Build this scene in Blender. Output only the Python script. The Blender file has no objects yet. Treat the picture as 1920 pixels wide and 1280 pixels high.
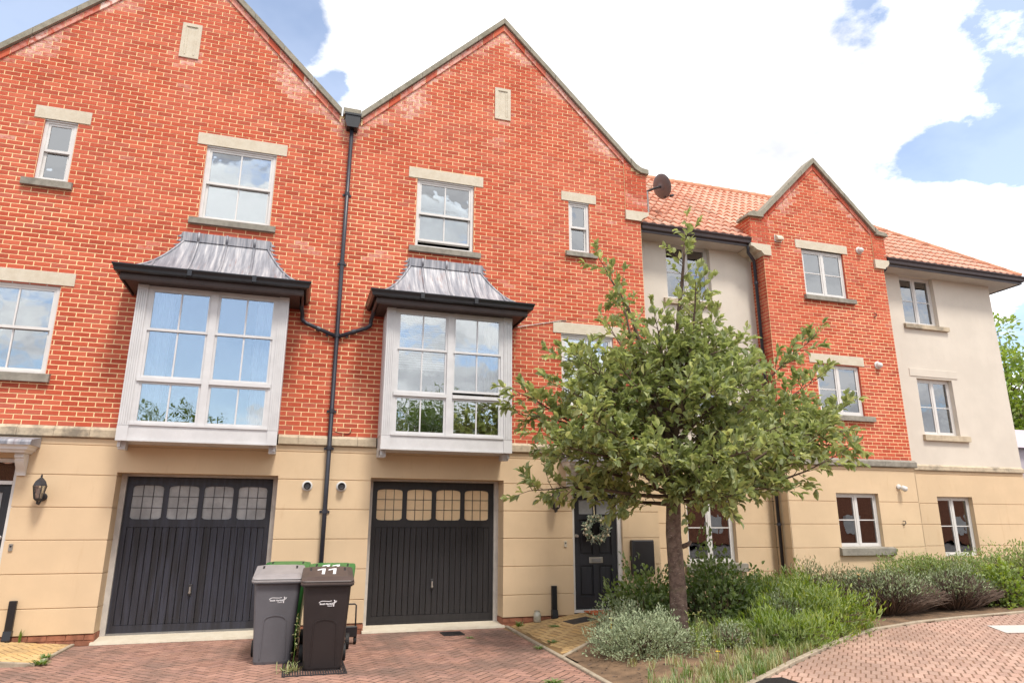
import bpy, bmesh, math, random
from mathutils import Vector, Matrix, noise, geometry
random.seed(7)
R = math.radians
scene = bpy.context.scene

# ------------------------------------------------------------------ camera
CAM = Vector((0.0, -11.4, 1.63))
YAW, PITCH, ROLL = R(17.262), R(14.913), R(0.15)
FPX = 1278.3
fw = Vector((math.sin(YAW)*math.cos(PITCH), math.cos(YAW)*math.cos(PITCH), math.sin(PITCH)))
rt = Vector((math.cos(YAW), -math.sin(YAW), 0)); up = rt.cross(fw)
rt, up = rt*math.cos(ROLL)+up*math.sin(ROLL), up*math.cos(ROLL)-rt*math.sin(ROLL)
cd = bpy.data.cameras.new('camera'); cam = bpy.data.objects.new('camera', cd)
scene.collection.objects.link(cam); scene.camera = cam
cam.matrix_world = Matrix(((rt.x, up.x, -fw.x, CAM.x), (rt.y, up.y, -fw.y, CAM.y), (rt.z, up.z, -fw.z, CAM.z), (0, 0, 0, 1)))
cd.sensor_width = 36; cd.lens = FPX/1920*36; cd.clip_start = .05; cd.clip_end = 2000

# ------------------------------------------------------------------ world, sun, exposure
SUN_EL, SUN_AZ = R(60), R(166)          # azimuth measured from +Y towards +X
world = bpy.data.worlds.new('World'); scene.world = world; world.use_nodes = True
wn, wl = world.node_tree.nodes, world.node_tree.links
wn.clear()
def N(nodes, typ, **kw):
    n = nodes.new(typ)
    for k, v in kw.items(): setattr(n, k, v)
    return n
def build_world():
    out = N(wn, 'ShaderNodeOutputWorld'); bg = N(wn, 'ShaderNodeBackground')
    bg.inputs['Strength'].default_value = .12
    sky = N(wn, 'ShaderNodeTexSky', sky_type='NISHITA')
    sky.sun_disc = False; sky.sun_elevation = SUN_EL; sky.sun_rotation = SUN_AZ
    sky.air_density = 1.0; sky.dust_density = .3; sky.ozone_density = 1.2
    tc = N(wn, 'ShaderNodeTexCoord')
    def math_(op, a, b=None, clamp=False):
        m = N(wn, 'ShaderNodeMath', operation=op); m.use_clamp = clamp
        for i, x in enumerate((a, b)):
            if x is None: continue
            if isinstance(x, (int, float)): m.inputs[i].default_value = x
            else: wl.new(x, m.inputs[i])
        return m.outputs[0]
    nrm = N(wn, 'ShaderNodeVectorMath', operation='NORMALIZE'); wl.new(tc.outputs['Generated'], nrm.inputs[0])
    d = nrm.outputs[0]
    sep = N(wn, 'ShaderNodeSeparateXYZ'); wl.new(d, sep.inputs[0])
    den = math_('ADD', math_('MAXIMUM', sep.outputs[2], 0), .22)
    comb = N(wn, 'ShaderNodeCombineXYZ')
    wl.new(math_('DIVIDE', sep.outputs[0], den), comb.inputs[0]); wl.new(math_('DIVIDE', sep.outputs[1], den), comb.inputs[1])
    def fbm(scale, detail, rough, seed):
        t = N(wn, 'ShaderNodeTexNoise'); t.noise_dimensions = '3D'
        t.inputs['Scale'].default_value = scale; t.inputs['Detail'].default_value = detail; t.inputs['Roughness'].default_value = rough
        ad = N(wn, 'ShaderNodeVectorMath', operation='ADD'); wl.new(comb.outputs[0], ad.inputs[0]); ad.inputs[1].default_value = (seed, seed*.7, seed*.3)
        wl.new(ad.outputs[0], t.inputs['Vector']); return t.outputs['Fac']
    n1 = fbm(3.2, 9, .64, 3.1); n2 = fbm(2.6, 5, .55, 11.7)
    m = math_('ADD', math_('MULTIPLY', math_('SUBTRACT', n1, .5), 10.5), 1.25)
    # openings in the cloud cover (directions)
    def hole(v, rad, amt):
        nonlocal m
        dt = N(wn, 'ShaderNodeVectorMath', operation='DOT_PRODUCT'); wl.new(d, dt.inputs[0]); dt.inputs[1].default_value = Vector(v).normalized()
        mr = N(wn, 'ShaderNodeMapRange', interpolation_type='SMOOTHSTEP')
        wl.new(dt.outputs['Value'], mr.inputs['Value'])
        mr.inputs['From Min'].default_value = math.cos(rad); mr.inputs['From Max'].default_value = math.cos(rad*.25)
        mr.inputs['To Min'].default_value = 0; mr.inputs['To Max'].default_value = amt
        m = math_('ADD', m, mr.outputs[0])
    def px(x, y): return (rt*((x-960)/FPX) - up*((y-640)/FPX) + fw)
    for x, y, r_, a in HOLES: hole(px(x, y), r_, a)
    hole((-.15, -.95, .24), .19, -3.4)
    mask = math_('ADD', math_('MULTIPLY', math_('MULTIPLY', m, 1, clamp=True), .80), .20)
    cr = N(wn, 'ShaderNodeValToRGB'); wl.new(n2, cr.inputs[0])
    cr.color_ramp.elements[0].position = .30; cr.color_ramp.elements[0].color = (.50, .51, .54, 1)
    cr.color_ramp.elements[1].position = .54; cr.color_ramp.elements[1].color = (1, 1, 1, 1)
    sc = N(wn, 'ShaderNodeVectorMath', operation='SCALE'); wl.new(cr.outputs[0], sc.inputs[0]); sc.inputs['Scale'].default_value = CLOUD
    skb = N(wn, 'ShaderNodeVectorMath', operation='SCALE'); wl.new(sky.outputs[0], skb.inputs[0]); skb.inputs['Scale'].default_value = 1.15
    mix = N(wn, 'ShaderNodeMix', data_type='RGBA'); wl.new(mask, mix.inputs[0]); wl.new(skb.outputs[0], mix.inputs[6]); wl.new(sc.outputs[0], mix.inputs[7])
    wl.new(mix.outputs[2], bg.inputs['Color']); wl.new(bg.outputs[0], out.inputs[0])
CLOUD = 8.2
HOLES = [(90, 0, .18, -2.6), (300, -60, .24, -2.6), (530, 10, .08, -2.0), (655, 180, .05, -1.6), (1850, 250, .10, -2.6), (1690, 328, .085, -2.6), (1770, 300, .07, -1.8), (1900, 290, .06, -2.0),
         (1610, 50, .055, -2.3), (1490, 165, .055, -2.3), (1385, 215, .04, -2.0), (1880, 45, .07, -2.0), (1890, 600, .12, -1.1),
         (1100, 200, .34, 2.2), (800, 60, .22, 1.6), (1560, 460, .26, 2.2), (1330, 60, .24, 2.0), (1750, 130, .12, 1.2), (1820, 400, .10, 1.5)]
build_world()
sd = bpy.data.lights.new('sun', 'SUN'); sd.energy = 2.0; sd.angle = R(12); sd.color = (1, .95, .87)
sun = bpy.data.objects.new('sun', sd); scene.collection.objects.link(sun)
sdir = Vector((math.sin(SUN_AZ)*math.cos(SUN_EL), math.cos(SUN_AZ)*math.cos(SUN_EL), math.sin(SUN_EL)))
sun.rotation_euler = (-sdir).to_track_quat('-Z', 'Y').to_euler(); sun.location = sdir*60
vs = scene.view_settings; vs.view_transform = 'Standard'; vs.look = 'None'; vs.gamma = 1; vs.use_curve_mapping = False; vs.exposure = .93
scene.cycles.use_denoising = True; scene.cycles.max_bounces = 8; scene.cycles.transparent_max_bounces = 12
scene.cycles.sample_clamp_indirect = 6

# ------------------------------------------------------------------ mesh helpers
ID = lambda x, y, z: (x, y, z)
MIR = lambda x, y, z: (.896-x, y, z)
XF = ID
class MB:
    def __init__(s): s.v = []; s.f = []; s.r = []; s.e = []
    def add(s, vs_, fs, r=0., e=0.):
        n = len(s.v); s.v += [XF(*p) for p in vs_]
        for f in fs: s.f.append(tuple(i+n for i in f)); s.r.append(r); s.e.append(e)
        return s
    def box(s, x0, x1, y0, y1, z0, z1, r=0., e=0., M=None):
        p = [(x, y, z) for z in (z0, z1) for y in (y0, y1) for x in (x0, x1)]
        if M is not None: p = [tuple(M @ Vector(q)) for q in p]
        return s.add(p, [(0, 2, 3, 1), (4, 5, 7, 6), (0, 1, 5, 4), (2, 6, 7, 3), (0, 4, 6, 2), (1, 3, 7, 5)], r, e)
    def rbox(s, x0, x1, y0, y1, z0, z1, b=.01, M=None, r=0.):   # chamfered in all three directions
        P = []
        for z in (0, 1):
            for y in (0, 1):
                for x in (0, 1):
                    X = (x0, x1)[x]; Y = (y0, y1)[y]; Z = (z0, z1)[z]; sx = 1-2*x; sy = 1-2*y; sz = 1-2*z
                    P += [(X, Y+sy*b, Z+sz*b), (X+sx*b, Y, Z+sz*b), (X+sx*b, Y+sy*b, Z)]
        if M is not None: P = [tuple(M @ Vector(q)) for q in P]
        c = lambda x, y, z: (x+2*y+4*z)*3
        F = []
        for a in (0, 1):
            F.append([c(a, 0, 0), c(a, 1, 0), c(a, 1, 1), c(a, 0, 1)])
            F.append([c(0, a, 0)+1, c(1, a, 0)+1, c(1, a, 1)+1, c(0, a, 1)+1])
            F.append([c(0, 0, a)+2, c(1, 0, a)+2, c(1, 1, a)+2, c(0, 1, a)+2])
            for b_ in (0, 1):
                F.append([c(0, a, b_)+1, c(1, a, b_)+1, c(1, a, b_)+2, c(0, a, b_)+2])
                F.append([c(a, 0, b_), c(a, 1, b_), c(a, 1, b_)+2, c(a, 0, b_)+2])
                F.append([c(a, b_, 0), c(a, b_, 1), c(a, b_, 1)+1, c(a, b_, 0)+1])
        for i in range(8): F.append([3*i, 3*i+1, 3*i+2])
        return s.add(P, F, r)
    def prism(s, poly, a0, a1, ax='y', r=0., e=0., back=True):
        n = len(poly)
        if ax == 'y': P = [(p, a0, q) for p, q in poly]+[(p, a1, q) for p, q in poly]
        elif ax == 'x': P = [(a0, p, q) for p, q in poly]+[(a1, p, q) for p, q in poly]
        else: P = [(p, q, a0) for p, q in poly]+[(p, q, a1) for p, q in poly]
        F = [tuple(range(n))]+([tuple(range(2*n-1, n-1, -1))] if back else [])+[(i, (i+1) % n, (i+1) % n+n, i+n) for i in range(n)]
        return s.add(P, F, r, e)
    def tube(s, pts, rad, n=8, r=0.):
        pts = [Vector(p) for p in pts]; k = len(pts)
        if not isinstance(rad, (list, tuple)): rad = [rad]*k
        P = []; prev = None
        for i, p in enumerate(pts):
            t = (pts[min(i+1, k-1)]-pts[max(i-1, 0)]).normalized()
            if prev is None: a = t.orthogonal().normalized()
            else: a = (prev-t*prev.dot(t)).normalized()
            prev = a; b = t.cross(a)
            for j in range(n):
                th = 2*math.pi*j/n; P.append(tuple(p+(a*math.cos(th)+b*math.sin(th))*rad[i]))
        F = [(i*n+j, i*n+(j+1) % n, (i+1)*n+(j+1) % n, (i+1)*n+j) for i in range(k-1) for j in range(n)]
        F += [tuple(range(n-1, -1, -1)), tuple(range((k-1)*n, k*n))]
        return s.add(P, F, r)
    def lathe(s, prof, o, axis=(0, 0, 1), n=16, r=0.):
        ax = Vector(axis).normalized(); a = ax.orthogonal().normalized(); b = ax.cross(a); o = Vector(o)
        P = [tuple(o+ax*h+(a*math.cos(2*math.pi*j/n)+b*math.sin(2*math.pi*j/n))*q) for q, h in prof for j in range(n)]
        k = len(prof)
        F = [(i*n+j, i*n+(j+1) % n, (i+1)*n+(j+1) % n, (i+1)*n+j) for i in range(k-1) for j in range(n)]
        F += [tuple(range(n-1, -1, -1)), tuple(range((k-1)*n, k*n))]
        return s.add(P, F, r)
    def sweep(s, path, prof, closed_prof=True):
        # path: XY points (open); prof: (outward offset, z); outward = right-hand side of travel
        path = [Vector(p) for p in path]; k = len(path); rows = []
        for i, p in enumerate(path):
            d1 = (path[i]-path[i-1]).normalized() if i else None
            d2 = (path[i+1]-path[i]).normalized() if i < k-1 else None
            n1 = Vector((d1.y, -d1.x)) if d1 else None; n2 = Vector((d2.y, -d2.x)) if d2 else None
            if n1 is None: m = n2
            elif n2 is None: m = n1
            else: m = (n1+n2); m = m/(m.dot(n1))
            rows.append([(p.x+m.x*o, p.y+m.y*o, z) for o, z in prof])
        n = len(prof); P = [q for row in rows for q in row]
        F = [(i*n+j, i*n+(j+1) % n, (i+1)*n+(j+1) % n, (i+1)*n+j) for i in range(k-1) for j in range(n if closed_prof else n-1)]
        if closed_prof: F += [tuple(range(n)), tuple(range(k*n-1, (k-1)*n-1, -1))]
        return s.add(P, F)
    def mesh(s, name, recalc=True):
        me = bpy.data.meshes.new(name); me.from_pydata(s.v, [], s.f)
        if any(s.r):
            a = me.attributes.new('rnd', 'FLOAT', 'FACE'); a.data.foreach_set('value', s.r)
        if any(s.e):
            a = me.attributes.new('eff_haze', 'FLOAT', 'FACE'); a.data.foreach_set('value', s.e)
        if recalc and len(s.f) < 30000:
            bm = bmesh.new(); bm.from_mesh(me); bmesh.ops.recalc_face_normals(bm, faces=bm.faces); bm.to_mesh(me); bm.free()
        return me
    def build(s, name, mat, parent=None, smooth=False, kind=None, recalc=True):
        return link(name, s.mesh(name, recalc), mat, parent, smooth, kind)
def ppi(o, parent):
    o.parent = parent
    root = parent
    off = Vector((0, 0, 0))
    while root is not None: off += root.location; root = root.parent
    # every part keeps world coordinates in its mesh
    o.matrix_parent_inverse = Matrix.Translation(-WORLDLOC.get(parent.name, Vector((0, 0, 0))))
WORLDLOC = {}
def link(name, me, mat, parent=None, smooth=False, kind=None):
    o = bpy.data.objects.new(name, me); scene.collection.objects.link(o)
    if mat is not None and not me.materials: me.materials.append(mat)
    if smooth:
        me.polygons.foreach_set('use_smooth', [True]*len(me.polygons))
    if parent is not None: ppi(o, parent)
    WORLDLOC[o.name] = Vector((0, 0, 0))
    if kind: o['kind'] = kind
    return o
def thing(name, label, cat, loc=(0, 0, 0), group=None):
    o = bpy.data.objects.new(name, None); scene.collection.objects.link(o)
    o.empty_display_size = .2; o.location = XF(*loc); WORLDLOC[o.name] = Vector(XF(*loc))
    return tag(o, label, cat, group)
def tag(o, label, cat, group=None):
    o['label'] = label; o['category'] = cat
    if group: o['group'] = group
    return o
def place(name, me, loc, parent, mat=None, rot=None):
    """an instance of a shared mesh as a child, in world coordinates"""
    o = bpy.data.objects.new(name, me); scene.collection.objects.link(o)
    ppi(o, parent); WORLDLOC[o.name] = Vector((0, 0, 0))
    o.location = loc
    if rot is not None: o.rotation_mode = 'QUATERNION'; o.rotation_quaternion = rot
    return o

# ------------------------------------------------------------------ materials
def lin(c):
    return tuple(((x/255)/12.92 if x/255 <= .04045 else ((x/255+.055)/1.055)**2.4) for x in c)
class NT:
    def __init__(s, name):
        s.m = bpy.data.materials.new(name); s.m.use_nodes = True; s.n = s.m.node_tree.nodes; s.l = s.m.node_tree.links; s.n.clear()
        s.out = s.n.new('ShaderNodeOutputMaterial'); s.b = s.n.new('ShaderNodeBsdfPrincipled'); s.l.new(s.b.outputs[0], s.out.inputs[0])
        s.pos = None
    def P(s):
        if s.pos is None: s.pos = s.n.new('ShaderNodeNewGeometry').outputs['Position']
        return s.pos
    def set(s, sock, v):
        if isinstance(v, (int, float)): s.b.inputs[sock].default_value = v
        elif isinstance(v, tuple): s.b.inputs[sock].default_value = (*v, 1) if len(v) == 3 else v
        else: s.l.new(v, s.b.inputs[sock])
        return s
    def inp(s, node, i, v):
        if isinstance(v, (int, float)): node.inputs[i].default_value = v
        elif isinstance(v, tuple):
            node.inputs[i].default_value = v if len(v) == len(node.inputs[i].default_value) else (*v, 1)
        else: s.l.new(v, node.inputs[i])
    def math(s, op, a, b=0., clamp=False):
        m = s.n.new('ShaderNodeMath'); m.operation = op; m.use_clamp = clamp; s.inp(m, 0, a); s.inp(m, 1, b); return m.outputs[0]
    def noise(s, scale, detail=3, rough=.55, vec=None, stretch=None, off=0.):
        t = s.n.new('ShaderNodeTexNoise'); t.inputs['Scale'].default_value = scale; t.inputs['Detail'].default_value = detail; t.inputs['Roughness'].default_value = rough
        v = vec or s.P()
        if stretch or off:
            mp = s.n.new('ShaderNodeMapping'); mp.inputs['Scale'].default_value = stretch or (1, 1, 1); mp.inputs['Location'].default_value = (off, off*.6, off*.3); s.l.new(v, mp.inputs[0]); v = mp.outputs[0]
        s.l.new(v, t.inputs['Vector']); return t.outputs['Fac']
    def ramp(s, fac, stops):
        r = s.n.new('ShaderNodeValToRGB'); s.l.new(fac, r.inputs[0]); e = r.color_ramp.elements
        while len(e) < len(stops): e.new(.5)
        for i, (p, c) in enumerate(stops):
            e[i].position = p; e[i].color = (*c, 1) if isinstance(c, tuple) else (c, c, c, 1)
        return r.outputs[0]
    def rng(s, fac, a, b, c=0., d=1.):
        m = s.n.new('ShaderNodeMapRange'); s.l.new(fac, m.inputs[0]); m.interpolation_type = 'SMOOTHSTEP'
        for i, x in enumerate((a, b, c, d)): m.inputs[1+i].default_value = x
        return m.outputs[0]
    def mix(s, fac, a, b, blend='MIX'):
        m = s.n.new('ShaderNodeMix'); m.data_type = 'RGBA'; m.blend_type = blend
        s.inp(m, 0, fac); s.inp(m, 6, a); s.inp(m, 7, b); return m.outputs[2]
    def attr(s, name):
        a = s.n.new('ShaderNodeAttribute'); a.attribute_name = name; return a.outputs['Fac']
    def rnd(s):
        o = s.n.new('ShaderNodeObjectInfo'); return s.math('FRACT', s.math('ADD', s.attr('rnd'), o.outputs['Random']))
    def bump(s, h, strength=.3, dist=.01):
        b = s.n.new('ShaderNodeBump'); b.inputs['Strength'].default_value = strength; b.inputs['Distance'].default_value = dist
        s.l.new(h, b.inputs['Height']); s.l.new(b.outputs[0], s.b.inputs['Normal']); return s
def simple(name, col, rough=.7, var=.12, scale=6., bump=.15, bscale=60., rv=0., metal=0., spec=None, fine=.06):
    """plain surface: slow and fine colour variation, optional per-piece variation, fine relief"""
    t = NT(name); col = lin(col)
    dk = tuple(c*(1-var) for c in col); lt = tuple(min(1, c*(1+var*.7)) for c in col)
    c = t.mix(t.rng(t.noise(scale, 4), .3, .7), dk, lt)
    if fine: c = t.mix(t.rng(t.noise(scale*14, 2), .3, .75, 0, fine*2), c, tuple(x*.6 for x in col))
    if rv:
        r = t.rnd(); c = t.mix(t.math('MULTIPLY', r, rv), c, tuple(x*.45 for x in col))
    t.set('Base Color', c).set('Roughness', rough).set('Metallic', metal)
    if spec is not None: t.set('Specular IOR Level', spec)
    if bump: t.bump(t.noise(bscale, 3), bump, .006)
    return t.m
def mk_brick():
    t = NT('brick'); r = t.rnd()
    c = t.ramp(r, [(0, lin((154, 62, 44))), (.3, lin((172, 70, 48))), (.62, lin((184, 80, 55))), (.85, lin((194, 97, 71))), (1, lin((166, 82, 68)))])
    streak = t.rng(t.noise(22, 4, .6, stretch=(1, 1, 3)), .35, .72)
    c = t.mix(t.math('MULTIPLY', streak, .35), c, lin((196, 108, 80)))
    c = t.mix(t.math('MULTIPLY', t.rng(t.noise(1.1, 3, off=5), .35, .7), .3), c, lin((200, 110, 90)))
    e = t.math('MULTIPLY', t.attr('eff_haze'), t.rng(t.noise(14, 4, .65), .28, .62))
    c = t.mix(e, c, lin((226, 196, 184)))
    t.set('Base Color', c).set('Roughness', .88).set('Specular IOR Level', .25)
    t.bump(t.noise(90, 4, .7), .5, .004); return t.m
def mk_lead():
    t = NT('lead')
    st = t.noise(16, 5, .6, stretch=(1.3, .10, .10))
    c = t.ramp(st, [(.25, lin((98, 99, 106))), (.44, lin((126, 126, 133))), (.58, lin((156, 154, 158))), (.72, lin((190, 186, 185)))])
    rust = t.rng(t.noise(20, 4, .6, stretch=(1.1, .12, .14), off=9), .58, .72, 0, .6)
    c = t.mix(rust, c, lin((132, 104, 98)))
    t.set('Base Color', c).set('Roughness', .5).set('Metallic', .15).bump(t.noise(18, 3), .2, .01); return t.m
def mk_stone(name, base, dark, lich, amt):
    t = NT(name)
    c = t.mix(t.rng(t.noise(9, 5, .65), .3, .7), lin(base), lin(dark))
    c = t.mix(t.rng(t.noise(2.2, 5, .7, off=3), .52, .7, 0, amt), c, lin(lich))
    c = t.mix(t.math('MULTIPLY', t.rng(t.noise(120, 2), .45, .8), .35), c, tuple(x*.55 for x in lin(base)))
    c = t.mix(t.math('MULTIPLY', t.rnd(), .18), c, lin(dark))
    t.set('Base Color', c).set('Roughness', .9).bump(t.noise(70, 4, .7), .4, .006); return t.m
def mk_glass(name='glass', ior=2.1, tint=(.92, .95, .94)):
    t = NT(name); t.n.remove(t.b)
    tr = t.n.new('ShaderNodeBsdfTransparent'); tr.inputs[0].default_value = (*tint, 1)
    gl = t.n.new('ShaderNodeBsdfGlossy'); gl.inputs['Roughness'].default_value = .0; gl.inputs['Color'].default_value = (.95, .97, 1, 1)
    b = t.n.new('ShaderNodeBump'); b.inputs['Strength'].default_value = .10; b.inputs['Distance'].default_value = .02; t.l.new(t.noise(2.3, 2), b.inputs['Height'])
    fr = t.n.new('ShaderNodeFresnel'); fr.inputs['IOR'].default_value = ior
    t.l.new(b.outputs[0], gl.inputs['Normal'])
    f = t.math('ADD', t.math('MULTIPLY', fr.outputs[0], 1.0), .13, True)
    mx = t.n.new('ShaderNodeMixShader'); t.l.new(f, mx.inputs[0]); t.l.new(tr.outputs[0], mx.inputs[1]); t.l.new(gl.outputs[0], mx.inputs[2])
    t.l.new(mx.outputs[0], t.out.inputs[0]); return t.m
def mk_leaf(name, stops, rough=.45, trans=.42, spec=.45):
    t = NT(name); r = t.rnd()
    c = t.ramp(r, [(p, lin(c)) for p, c in stops])
    c = t.mix(t.rng(t.noise(2.2, 2), .35, .7, 0, .25), c, tuple(x*.7 for x in lin(stops[len(stops)//2][1])))
    geo = t.n.new('ShaderNodeNewGeometry')
    c2 = t.mix(t.math('MULTIPLY', geo.outputs['Backfacing'], .45), c, lin((172, 182, 146)))
    t.set('Base Color', c2).set('Roughness', rough).set('Specular IOR Level', spec)
    tl = t.n.new('ShaderNodeBsdfTranslucent'); t.l.new(t.mix(.3, c, lin((160, 170, 60))), tl.inputs[0])
    mx = t.n.new('ShaderNodeMixShader'); mx.inputs[0].default_value = trans
    t.l.new(t.b.outputs[0], mx.inputs[1]); t.l.new(tl.outputs[0], mx.inputs[2]); t.l.new(mx.outputs[0], t.out.inputs[0]); return t.m
def mk_paint_black(name, a, b, streaks):
    t = NT(name); r = t.rnd()
    c = t.mix(t.rng(t.noise(7, 4, .6, stretch=(3, 1, .18)), .36, .68), lin(a), lin(b))
    c = t.mix(t.math('MULTIPLY', r, streaks), c, lin(b))
    c = t.mix(t.rng(t.noise(60, 3, .6, stretch=(3, 1, .3)), .66, .78, 0, .35), c, lin((120, 118, 122)))
    t.set('Base Color', c).set('Roughness', .5).bump(t.noise(40, 3, stretch=(6, 1, .3)), .2, .003); return t.m
def mk_render(name, col, dirt):
    t = NT(name); c0 = lin(col)
    c = t.mix(t.rng(t.noise(1.2, 5, .6), .35, .7), tuple(x*.94 for x in c0), tuple(min(1, x*1.03) for x in c0))
    c = t.mix(t.rng(t.noise(5, 5, .65, stretch=(1.6, 1, .3), off=2), .56, .8, 0, .30), c, lin(dirt))
    c = t.mix(t.rng(t.noise(240, 2), .5, .8, 0, .12), c, tuple(x*.7 for x in c0))
    t.set('Base Color', c).set('Roughness', .92).set('Specular IOR Level', .2).bump(t.noise(160, 3, .7), .35, .004); return t.m
def mk_paving(name, cols, dirt):
    t = NT(name); r = t.rnd()
    c = t.ramp(r, [(i/(len(cols)-1), lin(k)) for i, k in enumerate(cols)])
    c = t.mix(t.rng(t.noise(.9, 5, .65), .40, .66, 0, .75), c, tuple(x*.8 for x in lin(dirt)))
    c = t.mix(t.rng(t.noise(30, 4, .65), .5, .75, 0, .45), c, tuple(x*.55 for x in lin(cols[0])))
    c = t.mix(t.rng(t.noise(70, 2), .62, .75, 0, .35), c, lin((215, 196, 182)))
    t.set('Base Color', c).set('Roughness', .88).set('Specular IOR Level', .3).bump(t.noise(120, 4, .7), .5, .004); return t.m
def mk_bark():
    t = NT('bark')
    c = t.mix(t.rng(t.noise(14, 4, .6), .3, .7), lin((84, 66, 58)), lin((122, 100, 88)))
    c = t.mix(t.rng(t.noise(34, 3, .6, stretch=(.6, .6, 3.2)), .60, .70, 0, .65), c, lin((176, 164, 150)))
    c = t.mix(t.rng(t.noise(8, 3, off=4), .55, .7, 0, .4), c, lin((92, 88, 62)))
    t.set('Base Color', c).set('Roughness', .9).bump(t.noise(40, 4, stretch=(1, 1, 2.2)), .6, .01); return t.m
def mk_tile():
    t = NT('pantile'); r = t.rnd()
    c = t.ramp(r, [(0, lin((200, 140, 116))), (.4, lin((210, 156, 132))), (.75, lin((214, 168, 146))), (.92, lin((194, 150, 130))), (1, lin((184, 156, 136)))])
    c = t.mix(t.rng(t.noise(2, 4, .65), .5, .72, 0, .35), c, lin((172, 152, 134)))
    t.set('Base Color', c).set('Roughness', .85).bump(t.noise(60, 3), .3, .004); return t.m
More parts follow.
